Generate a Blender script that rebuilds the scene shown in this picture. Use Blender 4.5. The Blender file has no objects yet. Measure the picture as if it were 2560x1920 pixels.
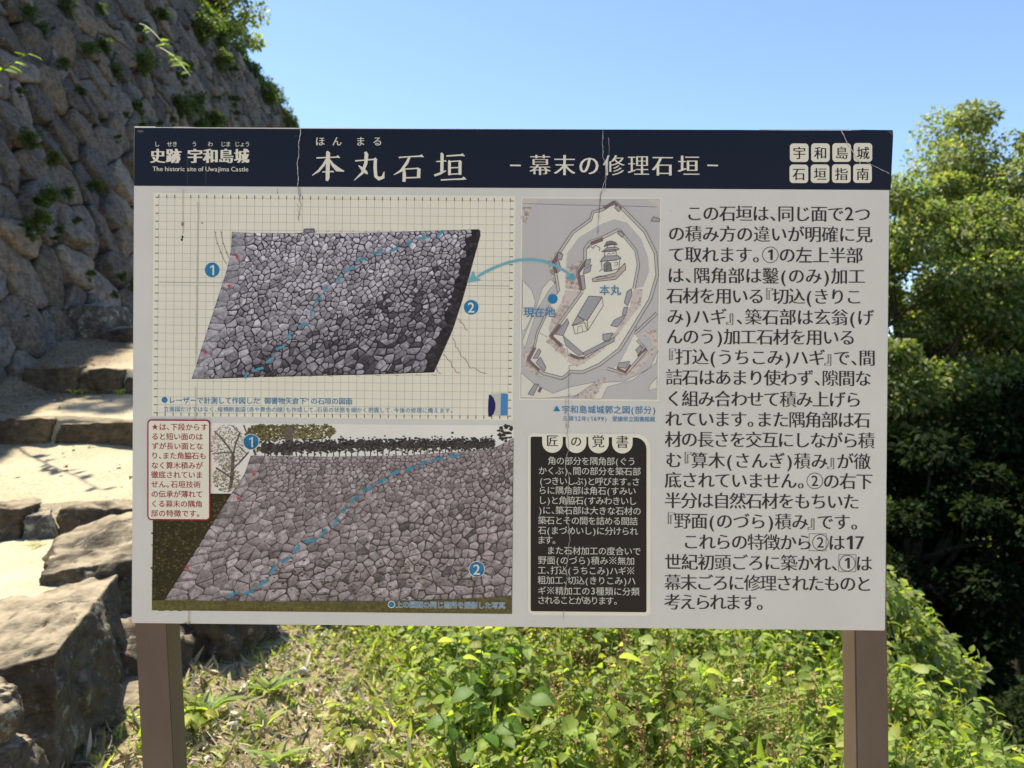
import bpy, bmesh, math, random
import numpy as np
from mathutils import Vector, Matrix, noise

# ------------------------------------------------------------------ camera, world, sun, exposure
scene = bpy.context.scene
COL = scene.collection
CAM_Z = 1.45
F = 1934.0                      # focal length in pixels of the 2560 px wide photo
cam = bpy.data.cameras.new('camera')
cam.sensor_width = 36
cam.lens = F / 2560 * 36
cam.clip_start = 0.05
cam.clip_end = 2000
cam.dof.use_dof = True
cam.dof.focus_distance = 1.235
cam.dof.aperture_fstop = 7.5
camo = bpy.data.objects.new('camera', cam)
COL.objects.link(camo)
camo.location = (0, 0, CAM_Z)
camo.rotation_euler = (math.pi / 2, 0, 0)
scene.camera = camo

SUN = Vector((-0.39, 0.40, 1.0)).normalized()
world = bpy.data.worlds.new('World')
scene.world = world
world.use_nodes = True
wn = world.node_tree
sky = wn.nodes.new('ShaderNodeTexSky')
sky.sky_type = 'NISHITA'
sky.sun_disc = False
sky.sun_elevation = math.asin(SUN.z)
sky.sun_rotation = math.atan2(SUN.x, SUN.y)
sky.altitude = 0
sky.air_density = 0.85
sky.dust_density = 0.15
sky.ozone_density = 2.0
wn.links.new(sky.outputs[0], wn.nodes['Background'].inputs[0])
wn.nodes['Background'].inputs[1].default_value = 0.112
sl = bpy.data.lights.new('sun', 'SUN')
sl.energy = 5.0
sl.angle = math.radians(0.5)
sl.color = (1.0, 0.92, 0.78)
so = bpy.data.objects.new('sun', sl)
COL.objects.link(so)
so.rotation_euler = SUN.to_track_quat('Z', 'Y').to_euler()
scene.view_settings.view_transform = 'Standard'
scene.view_settings.look = 'None'
scene.view_settings.gamma = 1
scene.view_settings.exposure = 1.15
scene.cycles.max_bounces = 8
scene.cycles.diffuse_bounces = 4
scene.cycles.transmission_bounces = 4
scene.cycles.use_denoising = True

# ------------------------------------------------------------------ helpers
rng = np.random.default_rng(7)
random.seed(7)


def W(u, v, y):
    """Point at depth y that shows at photo pixel (u, v)."""
    return Vector(((u - 1280) / F * y, y, CAM_Z + (960 - v) / F * y))


def tag(o, label=None, cat=None, group=None, kind=None):
    if label: o['label'] = label
    if cat: o['category'] = cat
    if group: o['group'] = group
    if kind: o['kind'] = kind
    return o


def empty(name, loc=(0, 0, 0)):
    o = bpy.data.objects.new(name, None)
    COL.objects.link(o)
    o.location = loc
    o.empty_display_size = 0.1
    return o


def link(name, me, mat=None, parent=None):
    o = bpy.data.objects.new(name, me)
    COL.objects.link(o)
    if mat is not None and not me.materials:
        me.materials.append(mat)
    if parent is not None: o.parent = parent
    return o


def mesh_np(name, v, f, col=None, smooth=False):
    """v (n,3), f (k,m) uniform faces, col (n,3)."""
    v = np.asarray(v, np.float32); f = np.asarray(f, np.int32)
    me = bpy.data.meshes.new(name)
    me.vertices.add(len(v)); me.vertices.foreach_set('co', v.ravel())
    k, m = f.shape
    me.loops.add(k * m); me.loops.foreach_set('vertex_index', f.ravel())
    me.polygons.add(k)
    me.polygons.foreach_set('loop_start', np.arange(k, dtype=np.int32) * m)
    if smooth: me.polygons.foreach_set('use_smooth', np.ones(k, bool))
    if col is not None: set_col(me, col)
    me.update(calc_edges=True)
    return me


def set_col(me, col):
    a = me.color_attributes.new('Col', 'FLOAT_COLOR', 'POINT')
    c = np.ones((len(me.vertices), 4), np.float32); c[:, :3] = col
    a.data.foreach_set('color', c.ravel())


def grid_faces(nu, nv, off=0):
    i, j = np.meshgrid(np.arange(nu - 1), np.arange(nv - 1), indexing='ij')
    a = (i * nv + j).ravel() + off
    return np.stack([a, a + nv, a + nv + 1, a + 1], 1)


def lin(r, g, b):
    return tuple((c / 255 / 12.92 if c <= 10 else ((c / 255 + .055) / 1.055) ** 2.4) for c in (r, g, b))


class NT:
    def __init__(self, name):
        self.m = bpy.data.materials.new(name); self.m.use_nodes = True
        self.t = self.m.node_tree; self.n = self.t.nodes
        self.b = self.n['Principled BSDF']; self.out = self.n['Material Output']

    def new(self, typ, **kw):
        n = self.n.new(typ)
        for k, v in kw.items(): setattr(n, k, v)
        return n

    def ln(self, a, b): self.t.links.new(a, b)

    def pos(self, scale=(1, 1, 1)):
        c = self.new('ShaderNodeTexCoord'); mp = self.new('ShaderNodeMapping')
        mp.inputs['Scale'].default_value = scale
        self.ln(c.outputs['Object'], mp.inputs[0]); return mp.outputs[0]

    def noise(self, vec, scale, detail=4, rough=.55, dist=0):
        n = self.new('ShaderNodeTexNoise')
        n.inputs['Scale'].default_value = scale; n.inputs['Detail'].default_value = detail
        n.inputs['Roughness'].default_value = rough; n.inputs['Distortion'].default_value = dist
        self.ln(vec, n.inputs['Vector']); return n.outputs[0]

    def ramp(self, fac, stops):
        r = self.new('ShaderNodeValToRGB'); e = r.color_ramp.elements
        while len(e) < len(stops): e.new(.5)
        for el, (p, c) in zip(e, stops):
            el.position = p; el.color = (*c, 1) if len(c) == 3 else c
        self.ln(fac, r.inputs[0]); return r.outputs[0]

    def mix(self, fac, a, b, blend='MIX'):
        m = self.new('ShaderNodeMix', data_type='RGBA', blend_type=blend)
        for sock, val in ((m.inputs[0], fac), (m.inputs[6], a), (m.inputs[7], b)):
            if hasattr(val, 'node'): self.ln(val, sock)
            elif isinstance(val, (int, float)): sock.default_value = val
            else: sock.default_value = (*val, 1)
        return m.outputs[2]

    def bump(self, h, strength, dist=.02, prev=None):
        b = self.new('ShaderNodeBump'); b.inputs['Strength'].default_value = strength
        b.inputs['Distance'].default_value = dist
        self.ln(h, b.inputs['Height'])
        if prev is not None: self.ln(prev, b.inputs['Normal'])
        return b.outputs[0]

    def attr(self, name='Col'):
        a = self.new('ShaderNodeAttribute'); a.attribute_name = name; return a.outputs['Color']

    def done(self, col=None, rough=None, normal=None, spec=None):
        if col is not None:
            if hasattr(col, 'node'): self.ln(col, self.b.inputs['Base Color'])
            else: self.b.inputs['Base Color'].default_value = (*col, 1)
        if rough is not None:
            if hasattr(rough, 'node'): self.ln(rough, self.b.inputs['Roughness'])
            else: self.b.inputs['Roughness'].default_value = rough
        if normal is not None: self.ln(normal, self.b.inputs['Normal'])
        if spec is not None: self.b.inputs['Specular IOR Level'].default_value = spec
        return self.m


def leaf_material(name, trans=.45, rough=.45, gain=(1.8, 1.9, .7)):
    t = NT(name)
    c = t.attr()
    t.done(c, rough, None, .32)
    tr = t.new('ShaderNodeBsdfTranslucent')
    t.ln(t.mix(1.0, c, gain, 'MULTIPLY'), tr.inputs[0])
    mx = t.new('ShaderNodeMixShader'); mx.inputs[0].default_value = trans
    t.ln(t.b.outputs[0], mx.inputs[1]); t.ln(tr.outputs[0], mx.inputs[2])
    t.ln(mx.outputs[0], t.out.inputs[0])
    return t.m


def wall_stone_material():
    t = NT('rampart_stone'); p = t.pos()
    base = t.attr()
    n1 = t.noise(p, 2.2, 6, .6); n2 = t.noise(p, 14, 5, .65); n3 = t.noise(p, 45, 3, .6)
    c = t.mix(t.ramp(n1, [(.35, (0, 0, 0)), (.7, (1, 1, 1))]), base, t.mix(1.0, base, (1.25, 1.02, .72), 'MULTIPLY'))
    c = t.mix(t.ramp(n2, [(.42, (.55, .55, .55)), (.62, (1.15, 1.15, 1.15))]), (0, 0, 0), c, 'MIX')
    c = t.mix(t.ramp(n3, [(.60, (0, 0, 0)), (.70, (.75, .75, .75))]), c, (.33, .32, .30))
    nm = t.bump(n2, .55, .05); nm = t.bump(n3, .4, .02, nm)
    return t.done(c, .9, nm, .25)


def boulder_material(name, base, dark, lichen, amount=.5, moss=None):
    t = NT(name); p = t.pos(); ps = t.pos((1.5, 5.0, 9.0))
    n1 = t.noise(p, 3.0, 6, .62, .4); n2 = t.noise(p, 18, 6, .68); n3 = t.noise(ps, 5, 5, .6, .6); n4 = t.noise(p, 60, 3, .6)
    c = t.mix(t.ramp(n1, [(.36, (0, 0, 0)), (.64, (1, 1, 1))]), dark, base)
    c = t.mix(t.ramp(n3, [(.40, (.8, .8, .8)), (.56, (0, 0, 0))]), c, tuple(x * .55 for x in base))
    nl = t.noise(p, 11, 12, .8, .3)
    k = .62 - amount * .16
    c = t.mix(t.ramp(nl, [(k, (0, 0, 0)), (k + .045, (.85, .85, .85))]), c, lichen)
    if moss:
        nm_ = t.noise(p, 3.3, 7, .7, .5)
        c = t.mix(t.ramp(nm_, [(.56, (0, 0, 0)), (.62, (1, 1, 1))]), c, moss)
    c = t.mix(t.ramp(n2, [(.35, (.55, .55, .55)), (.6, (1.1, 1.1, 1.1))]), (0, 0, 0), c)
    # blown sand lying on the upward faces
    g = t.new('ShaderNodeNewGeometry'); s = t.new('ShaderNodeSeparateXYZ'); t.ln(g.outputs['Normal'], s.inputs[0])
    mm = t.new('ShaderNodeMath', operation='MULTIPLY'); t.ln(s.outputs[2], mm.inputs[0]); t.ln(n1, mm.inputs[1])
    c = t.mix(t.ramp(mm.outputs[0], [(.36, (0, 0, 0)), (.54, (.8, .8, .8))]), c, (.36, .295, .195))
    nm = t.bump(n3, .5, .03); nm = t.bump(n2, .5, .02, nm); nm = t.bump(n4, .3, .006, nm)
    return t.done(c, .88, nm, .25)


def sand_material():
    t = NT('sandy_path'); p = t.pos()
    n1 = t.noise(p, 1.1, 5, .6); n2 = t.noise(p, 40, 5, .7); n3 = t.noise(p, 160, 2, .6)
    c = t.mix(t.ramp(n1, [(.3, (0, 0, 0)), (.7, (1, 1, 1))]), (.40, .335, .215), (.53, .455, .31))
    c = t.mix(t.ramp(n2, [(.35, (.72, .72, .72)), (.55, (1.05, 1.05, 1.05))]), (0, 0, 0), c)
    v = t.new('ShaderNodeTexVoronoi'); v.inputs['Scale'].default_value = 38; t.ln(p, v.inputs[0])
    c = t.mix(t.ramp(v.outputs['Distance'], [(.05, (.8, .8, .8)), (.16, (0, 0, 0))]), c, (.22, .19, .15))
    # brown leaf litter and earth along the foot of the rampart
    g = t.new('ShaderNodeSeparateXYZ'); t.ln(t.pos(), g.inputs[0])
    ad = t.new('ShaderNodeMath', operation='MULTIPLY_ADD'); t.ln(n1, ad.inputs[0]); ad.inputs[1].default_value = 1.3; t.ln(g.outputs[0], ad.inputs[2])
    ng = t.new('ShaderNodeMath', operation='MULTIPLY_ADD'); t.ln(ad.outputs[0], ng.inputs[0]); ng.inputs[1].default_value = -.5; ng.inputs[2].default_value = -1.2
    c = t.mix(t.ramp(ng.outputs[0], [(.30, (0, 0, 0)), (.62, (.85, .85, .85))]), c, t.mix(t.ramp(n2, [(.4, (0, 0, 0)), (.6, (1, 1, 1))]), (.07, .05, .03), (.24, .18, .11)))
    nm = t.bump(n2, .5, .02); nm = t.bump(n3, .3, .006, nm)
    return t.done(c, .95, nm, .15)


def soil_material():
    t = NT('dry_soil'); p = t.pos()
    n1 = t.noise(p, 1.6, 6, .62); n2 = t.noise(p, 22, 6, .7); n3 = t.noise(p, 90, 3, .6)
    c = t.mix(t.ramp(n1, [(.38, (0, 0, 0)), (.62, (1, 1, 1))]), (.20, .15, .085), (.36, .285, .175))
    c = t.mix(t.ramp(n2, [(.35, (.5, .5, .5)), (.6, (1.15, 1.15, 1.15))]), (0, 0, 0), c)
    c = t.mix(t.ramp(n3, [(.58, (0, 0, 0)), (.68, (1, 1, 1))]), c, (.46, .39, .27))
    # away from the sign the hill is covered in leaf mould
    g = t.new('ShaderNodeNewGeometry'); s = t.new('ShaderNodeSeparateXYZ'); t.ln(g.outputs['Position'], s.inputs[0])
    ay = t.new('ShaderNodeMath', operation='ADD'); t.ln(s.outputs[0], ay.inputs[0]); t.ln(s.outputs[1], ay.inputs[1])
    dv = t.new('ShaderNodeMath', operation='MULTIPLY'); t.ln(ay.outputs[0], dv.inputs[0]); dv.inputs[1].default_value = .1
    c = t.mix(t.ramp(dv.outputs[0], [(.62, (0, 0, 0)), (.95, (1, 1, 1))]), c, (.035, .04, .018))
    nm = t.bump(n2, .8, .03); nm = t.bump(n3, .5, .01, nm)
    return t.done(c, .95, nm, .1)


def bark_material(name, c0, c1):
    t = NT(name); p = t.pos((6, 6, 1.2)); n = t.noise(p, 3, 6, .65)
    c = t.ramp(n, [(.3, c0), (.7, c1)])
    return t.done(c, .9, t.bump(n, .7, .03), .2)


M_WALL = wall_stone_material()
M_CORE = NT('wall_core_earth').done((.035, .03, .024), .95)
M_SLAB = boulder_material('weathered_sandstone', (.15, .118, .078), (.05, .039, .026), (.24, .25, .18), .42, (.035, .028, .010))
M_ROCK = boulder_material('brown_rock', (.15, .115, .075), (.05, .038, .025), (.28, .27, .20), .35)
M_STEP = boulder_material('step_stone', (.20, .15, .085), (.07, .055, .035), (.27, .23, .15), .1)
M_GREYROCK = boulder_material('grey_rock', (.16, .145, .12), (.06, .054, .045), (.36, .36, .30), .6)
M_SAND = sand_material()
M_SOIL = soil_material()
M_BARK = bark_material('bark', (.03, .023, .015), (.10, .08, .055))
M_STEM = NT('green_stem').done((.11, .16, .035), .6)
M_LEAF = leaf_material('broad_leaf', .5, .5); M_LEAF.node_tree.nodes['Principled BSDF'].inputs['Specular IOR Level'].default_value = .2
M_TREELEAF = leaf_material('tree_leaf', .45, .5, (1.8, 1.9, .75))
M_SHADE = leaf_material('shaded_leaf', .3, .85); M_SHADE.node_tree.nodes['Principled BSDF'].inputs['Specular IOR Level'].default_value = .08  # duller copy of the leaf for foliage coloured as if in shade
_t = NT('dry_straw'); M_STRAW = _t.done(_t.attr(), .8)

# ------------------------------------------------------------------ glyphs (the built-in font), read before anything heavy exists
_fc = bpy.data.curves.new('glyph_source', 'FONT'); _fc.size = 1; _fc.resolution_u = 3
_fo = bpy.data.objects.new('glyph_source', _fc); COL.objects.link(_fo)
GL = {}; KEPT = set()
DENSE = set('鑿築違積確徹隙類種隅薄覚幕算構書影撮箇備横縦黄態握郭媛愛録蔵館断修理頭徴特島野詰')


def glyph(ch, off):
    k = (ch, off)
    if ch == '1':
        return [(.31, 0), (.42, 0), (.42, .70), (.33, .70), (.15, .57), (.15, .48), (.31, .58)], [(0, 1, 6), (1, 2, 6), (2, 3, 6), (3, 4, 6), (4, 5, 6)]
    if ch == '※':
        v, f = [], []
        for a, b in (((.12, .04), (.88, .80)), ((.12, .80), (.88, .04))):
            o = len(v); dx = .022 if b[1] > a[1] else -.022
            v += [(a[0] - .022, a[1] + dx), (a[0] + .022, a[1] - dx), (b[0] + .022, b[1] - dx), (b[0] - .022, b[1] + dx)]; f.append((o, o + 1, o + 2, o + 3))
        for x, y in ((.5, .74), (.5, .10), (.18, .42), (.82, .42)):
            o = len(v); v += [(x + .065 * math.cos(t * .785), y + .065 * math.sin(t * .785)) for t in range(8)]; f.append(tuple(range(o, o + 8)))
        return v, f
    if k not in GL:
        _fc.body = ch; _fc.offset = off
        bpy.context.view_layer.update()
        me = _fo.to_mesh()
        v = [(p.co.x, p.co.y) for p in me.vertices]
        f = [tuple(p.vertices) for p in me.polygons]
        _fo.to_mesh_clear()
        if off:
            # keep the plain outline when thinning or thickening spoils the sign
            v0, f0 = glyph(ch, 0.0)
            a0, a1 = garea(v0, f0), garea(v, f)
            w0 = max(p[0] for p in v0) - min(p[0] for p in v0) if v0 else 0
            w1 = max(p[0] for p in v) - min(p[0] for p in v) if v else 0
            per = gper(v0, f0)
            if abs(a1 - (a0 + off * per)) > .012 * a0 + .06 * abs(off) * per or w1 > w0 + abs(off) * 3: v, f = v0, f0; KEPT.add(k)
        GL[k] = (v, f)
    return GL[k]


def garea(v, f):
    return sum(abs(sum(v[q[i]][0] * v[q[i - 1]][1] - v[q[i - 1]][0] * v[q[i]][1] for i in range(len(q)))) / 2 for q in f)


def gper(v, f):
    from collections import Counter
    n = Counter(tuple(sorted((q[i], q[i - 1]))) for q in f for i in range(len(q)))
    return sum(math.dist(v[a], v[b]) for (a, b), k in n.items() if k == 1)


LINES_BODY = [
    ('この石垣は、同じ面で2つ', 1482, 1881, 461), ('の積み方の違いが明確に見', 1443, 1885, 505), ('て取れます。①の左上半部', 1443, 1864, 550),
    ('は、隅角部は鑿(のみ)加工', 1441, 1869, 595), ('石材を用いる『切込(きりこ', 1440, 1862, 639), ('み)ハギ』、築石部は玄翁(げ', 1440, 1888, 684),
    ('んのう)加工石材を用いる', 1439, 1848, 727), ('『打込(うちこみ)ハギ』で、間', 1441, 1891, 771), ('詰石はあまり使わず、隙間な', 1438, 1882, 815),
    ('く組み合わせて積み上げら', 1438, 1861, 861), ('れています。また隅角部は石', 1437, 1880, 905), ('材の長さを交互にしながら積', 1437, 1889, 949),
    ('む『算木(さんぎ)積み』が徹', 1437, 1881, 994), ('底されていません。②の右下', 1436, 1885, 1037), ('半分は自然石材をもちいた', 1436, 1856, 1081),
    ('『野面(のづら)積み』です。', 1438, 1858, 1125), ('これらの特徴から②は17', 1475, 1868, 1170), ('世紀初頭ごろに築かれ、①は', 1436, 1884, 1214),
    ('幕末ごろに修理されたものと', 1436, 1883, 1258), ('考えられます。', 1436, 1652, 1300)]
LINES_NOTE = [
    ('角の部分を隅角部(ぐう', 230, 960, 303), ('かくぶ)、間の部分を築石部', 152, 1002, 385), ('(つきいしぶ)と呼びます。さ', 160, 993, 470),
    ('らに隅角部は角石(すみい', 152, 962, 548), ('し)と角脇石(すみわきいし', 152, 968, 630), (')に、築石部は大きな石材の', 150, 1005, 713),
    ('築石とその間を詰める間詰', 150, 975, 797), ('石(まづめいし)に分けられ', 150, 978, 880), ('ます。', 148, 300, 960),
    ('また石材加工の度合いで', 220, 1003, 1047), ('野面(のづら)積み※無加', 148, 952, 1127), ('工、打込(うちこみ)ハギ※', 146, 952, 1210),
    ('粗加工、切込(きりこみ)ハ', 145, 960, 1292), ('ギ※精加工の3種類に分類', 145, 992, 1380), ('されることがあります。', 145, 812, 1458)]
LINES_RED = [
    ('★は、下段からす', 92, 417, 85), ('ると短い面のは', 92, 389, 140), ('ずが長い面とな', 92, 391, 195), ('り、また角脇石も', 90, 409, 250), ('なく算木積みが', 90, 389, 306),
    ('徹底されていま', 90, 388, 360), ('せん。石垣技術', 89, 377, 415), ('の伝承が薄れて', 90, 389, 471), ('くる幕末の隅角', 88, 386, 527), ('部の特徴です。', 88, 377, 582)]

# ------------------------------------------------------------------ ground


def sstep(a, b, x):
    t = np.clip((x - a) / (b - a), 0, 1); return t * t * (3 - 2 * t)


def ground_z(x, y):
    x = np.asarray(x, float); y = np.asarray(y, float)
    z = .02 * np.sin(2.1 * x + .7) * np.cos(1.7 * y) + .012 * np.sin(5.3 * x) * np.sin(4.7 * y + 1)
    z = z + .10 * sstep(-.9, -1.5, x) - .05 * sstep(0, 2, x)
    edge = 1.8 - .06 * (y - 4)
    edge = edge + 6.5 * sstep(1.9, .6, y)
    z = z - 4.5 * sstep(edge, edge + 2.4, x) - 3.2 * sstep(6.0, 12.0, y) * sstep(-2.6, -.5, x)
    far = np.hypot(x, y)
    z = z + 9 * sstep(32, 60, far) * sstep(-5, 5, x) - 6 * sstep(60, 200, far)
    return z


def build_ground():
    def axis(lo, hi, fine_lo, fine_hi, step):
        a = [fine_lo]; 
        while a[-1] < fine_hi: a.append(a[-1] + step)
        s = step
        while a[-1] < hi: s *= 1.25; a.append(a[-1] + s)
        s = step
        while a[0] > lo: s *= 1.25; a.insert(0, a[0] - s)
        return np.array(a)
    xs = axis(-400, 400, -2.4, 3.2, .05); ys = axis(-60, 500, 1.6, 6.0, .05)
    X, Y = np.meshgrid(xs, ys, indexing='ij')
    Z = ground_z(X, Y)
    fine = (np.abs(X) < 4) & (Y < 8)
    r = np.random.default_rng(3)
    Z = Z + np.where(fine, r.normal(0, .006, Z.shape), 0)
    v = np.stack([X, Y, Z], -1).reshape(-1, 3)
    me = mesh_np('ground', v, grid_faces(len(xs), len(ys)), smooth=True)
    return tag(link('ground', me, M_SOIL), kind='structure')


build_ground()

PATH = [(-1.0, .30), (2.0, .40), (3.3, .455), (4.9, .495), (4.94, .70), (6.3, .955), (6.34, 1.162), (7.4, 1.372), (7.44, 1.60), (9.6, 2.16), (12, 2.6), (34, 4.5)]


def path_z(y):
    return np.interp(y, [p[0] for p in PATH], [p[1] for p in PATH])


def build_path():
    ys = np.unique(np.concatenate([np.arange(-1, 12, .06), np.arange(12, 34, .5), [p[0] for p in PATH]]))
    us = np.linspace(0, 1, 60)
    U, Y = np.meshgrid(us, ys, indexing='ij')
    X = -6.4 + U * (np.interp(Y, [2.2, 3.6, 4.6, 5.2], [-1.75, -2.02, -2.02, -1.75]) + 6.4)
    xs = us
    Z = path_z(Y)
    r = np.random.default_rng(5)
    N = np.array([[noise.fractal(Vector((a * 4.5, b * .9, 0)), .8, 2, 4) for b in ys] for a in xs])
    Z = Z + .035 * N + .05 * sstep(-3.8, -5.2, X) * (1 + N)
    # left of the second riser the sand lies as a slope instead of a step
    lo = np.interp(Y, [6.3, 8.2], [1.162, 1.80]); m = ((Y > 6.4) & (Y < 8.2)) * sstep(-4.45, -4.8, X)
    Z = Z * (1 - m) + (lo + .03 * N) * m
    v = np.stack([X, Y, Z], -1).reshape(-1, 3)
    f = grid_faces(len(xs), len(ys))
    # skirt down the edge beside the sign
    n0 = len(v); last = (len(xs) - 1) * len(ys)
    sk = v[last:last + len(ys)].copy(); sk[:, 2] = -.6; sk[:, 0] -= .05
    v = np.concatenate([v, sk])
    j = np.arange(len(ys) - 1)
    f = np.concatenate([f, np.stack([last + j, n0 + j, n0 + j + 1, last + j + 1], 1)])
    me = mesh_np('path', v, f, smooth=False)
    me.materials.append(M_SAND); me.materials.append(M_SOIL)
    mi = np.zeros(len(f), np.int32); mi[-(len(ys) - 1):] = 1; me.polygons.foreach_set('material_index', mi)
    return tag(link('path', me), kind='structure')


build_path()

def build_bounce_sand():  # unseen sunlit sand, added to bounce warm light onto the board
    xs = np.arange(-1.7, 9, .15); ys = np.arange(-12, 1.75, .15)
    X, Y = np.meshgrid(xs, ys, indexing='ij')
    Z = ground_z(X, Y) * 0 + .012 + .012 * np.sin(3 * X) * np.sin(2.3 * Y) - .2 * sstep(1.45, 1.75, Y + .15 * np.sin(2.2 * X)) - .3 * sstep(7.5, 9, X)
    Z = np.maximum(Z, ground_z(X, Y) + .004) - .05 * sstep(1.45, 1.75, Y + .15 * np.sin(2.2 * X))
    v = np.stack([X, Y, Z], -1).reshape(-1, 3)
    return tag(link('bounce_sand', mesh_np('bounce_sand', v, grid_faces(len(xs), len(ys)), smooth=True), M_SAND), kind='structure')


build_bounce_sand()

# ------------------------------------------------------------------ voronoi cells


def clip(poly, n, d):
    out = []
    L = len(poly)
    for i in range(L):
        a, b = poly[i], poly[(i + 1) % L]
        da = n[0] * a[0] + n[1] * a[1] - d; db = n[0] * b[0] + n[1] * b[1] - d
        if da <= 0: out.append(a)
        if da * db < 0:
            t = da / (da - db); out.append((a[0] + (b[0] - a[0]) * t, a[1] + (b[1] - a[1]) * t))
    return out


def voronoi(sites, rect, wts=None):
    S = np.asarray(sites, float); x0, y0, x1, y1 = rect
    cells = []
    for i in range(len(S)):
        d2 = ((S - S[i]) ** 2).sum(1)
        near = np.argpartition(d2, min(26, len(S) - 1))[:27]
        near = near[np.argsort(d2[near])]
        poly = [(x0, y0), (x1, y0), (x1, y1), (x0, y1)]
        for j in near:
            if j == i: continue
            n = S[j] - S[i]; m = (S[j] + S[i]) / 2
            poly = clip(poly, n, n @ m + (0 if wts is None else (wts[i] - wts[j]) / 2))
            if len(poly) < 3: break
        cells.append(poly)
    return cells


def chaikin(p, k=1, w=.25):
    for _ in range(k):
        q = []
        for i in range(len(p)):
            a, b = p[i], p[(i + 1) % len(p)]
            q.append((a[0] * (1 - w) + b[0] * w, a[1] * (1 - w) + b[1] * w)); q.append((a[0] * w + b[0] * (1 - w), a[1] * w + b[1] * (1 - w)))
        p = q
    return p


def resample(p, k):
    P = np.array(p + [p[0]]); L = np.concatenate([[0], np.cumsum(np.hypot(*np.diff(P, axis=0).T))])
    t = np.linspace(0, L[-1], k, endpoint=False)
    return np.stack([np.interp(t, L, P[:, 0]), np.interp(t, L, P[:, 1])], 1)


# ------------------------------------------------------------------ the castle rampart
BAT = .33
WX, WZ = -4.8, 1.9            # foot line of the face
SL = math.hypot(1, BAT)
WN = np.array([1, 0, BAT]) / SL
WT = np.array([-BAT, 0, 1]) / SL
T_TOP = (10.98 - .6) * SL


def wall_pt(s, t, h=0.0):
    """s along the wall (world y), t up the slope from z = 0.6, h out of the face."""
    z0 = .6; x0 = WX - BAT * (z0 - WZ)
    return np.array([x0, s, z0]) + WT * t + WN * (h - .1)


def build_wall():
    r = np.random.default_rng(21)
    s0, s1 = 4.0, 30.6
    sites = []
    t = .1
    row = 0
    while t < T_TOP:
        hgt = (.56 - .20 * t / T_TOP) * r.uniform(.8, 1.2)
        s = s0 + r.uniform(0, .6)
        while s < s1:
            w = hgt * r.uniform(.7, 2.1)
            sites.append((s + w / 2 + r.normal(0, .05), t + hgt / 2 + r.normal(0, hgt * .24)))
            if r.random() < .22: sites.append((s + w * r.uniform(.8, 1.1), t + hgt * r.uniform(.0, .2)))
            s += w
        t += hgt
        row += 1
    cells = voronoi(sites, (s0, 0, s1, T_TOP), r.uniform(0, .06, len(sites)))
    K = 22
    fr = [(1.0, -.13), (.997, -.03), (.98, .0), (.88, .014), (.62, .025), (.34, .03)]
    V, Fq, C = [], [], []
    pal = np.array([(.17, .155, .14), (.19, .17, .15), (.15, .145, .145), (.20, .17, .135), (.135, .125, .115), (.22, .205, .185)])
    for poly in cells:
        if len(poly) < 3: continue
        p = np.array(poly); c = p.mean(0)
        size = math.sqrt(abs(np.sum(p[:, 0] * np.roll(p[:, 1], -1) - p[:, 1] * np.roll(p[:, 0], -1)) / 2))
        g = 1 - .012 / max(size, .1) * r.uniform(.4, 2.2)
        q = resample(chaikin([tuple(c + (x - c) * g) for x in p], 1, r.uniform(.06, .2)), K)
        out = r.uniform(-.035, .04); tilt = r.normal(0, .13, 2); bulge = r.uniform(.5, 1.35) * min(size / .5, 1.2)
        col = pal[r.integers(len(pal))] * np.array((.86, .87, .89)) * r.uniform(.6, 1.25)
        base = len(V)
        sd = r.uniform(0, 100)
        for f, h in fr:
            for k in range(K):
                a = c + (q[k] - c) * f
                d = a - c
                hh = h * bulge if h > -.1 else h
                if h > -.1: hh += out + float(d @ tilt)
                w = wall_pt(a[0], a[1], hh)
                if h > -.1:
                    nv = Vector(w)
                    w = w + WN * (.04 * noise.noise(nv * 2.6 + Vector((sd, 0, 0))) + .03 * noise.noise(nv * 7 + Vector((0, sd, 0))) + .05 * (lambda d: min(d[1] - d[0], .5))(noise.voronoi(nv * 3.3 + Vector((0, 0, sd)))[0]))
                V.append(w)
        V.append(wall_pt(c[0], c[1], .09 * bulge + out))
        C += [col] * (len(fr) * K + 1)
        for i in range(len(fr) - 1):
            for k in range(K):
                k2 = (k + 1) % K
                Fq.append((base + i * K + k, base + i * K + k2, base + (i + 1) * K + k2, base + (i + 1) * K + k))
        top = base + (len(fr) - 1) * K
        for k in range(0, K, 2):
            Fq.append((top + k, top + (k + 1) % K, top + (k + 2) % K, base + len(fr) * K))
    V = np.array(V)
    # the far end runs back as a leaning corner ridge
    root = empty('stone_rampart', (WX, 8, 1.9))
    tag(root, 'tall leaning rampart of rough grey stones with weeds in its joints, left of the sign', 'stone wall')
    me = mesh_np('stone_facing', V - np.array(root.location), np.array(Fq), np.array(C), smooth=True)
    link('stone_facing', me, M_WALL, root)
    # solid core behind the facing
    a = [wall_pt(s, t, -.12) for s, t in ((3.9, 0), (30.5, 0), (30.5, T_TOP), (3.9, T_TOP))]
    mid = [wall_pt(s, T_TOP / 2, -.12) for s in (3.9, 30.5)]
    back = -24.0
    v = [a[0], mid[0], a[3], a[1], mid[1], a[2]]
    v = [tuple(p) for p in v]
    zt = a[3][2]
    v += [(back, 3.9, .6), (back, 3.9, zt), (back, 32, .6), (back, 32, zt)]
    faces = [(0, 3, 4, 1), (1, 4, 5, 2), (2, 5, 9, 7), (0, 1, 2, 7, 6), (3, 8, 9, 5, 4)]
    me = bpy.data.meshes.new('core'); me.from_pydata([tuple(np.array(p) - np.array(root.location)) for p in v], [], faces); me.update()
    link('core', me, M_CORE, root)
    return root


build_wall()

# ------------------------------------------------------------------ leaves


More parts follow.
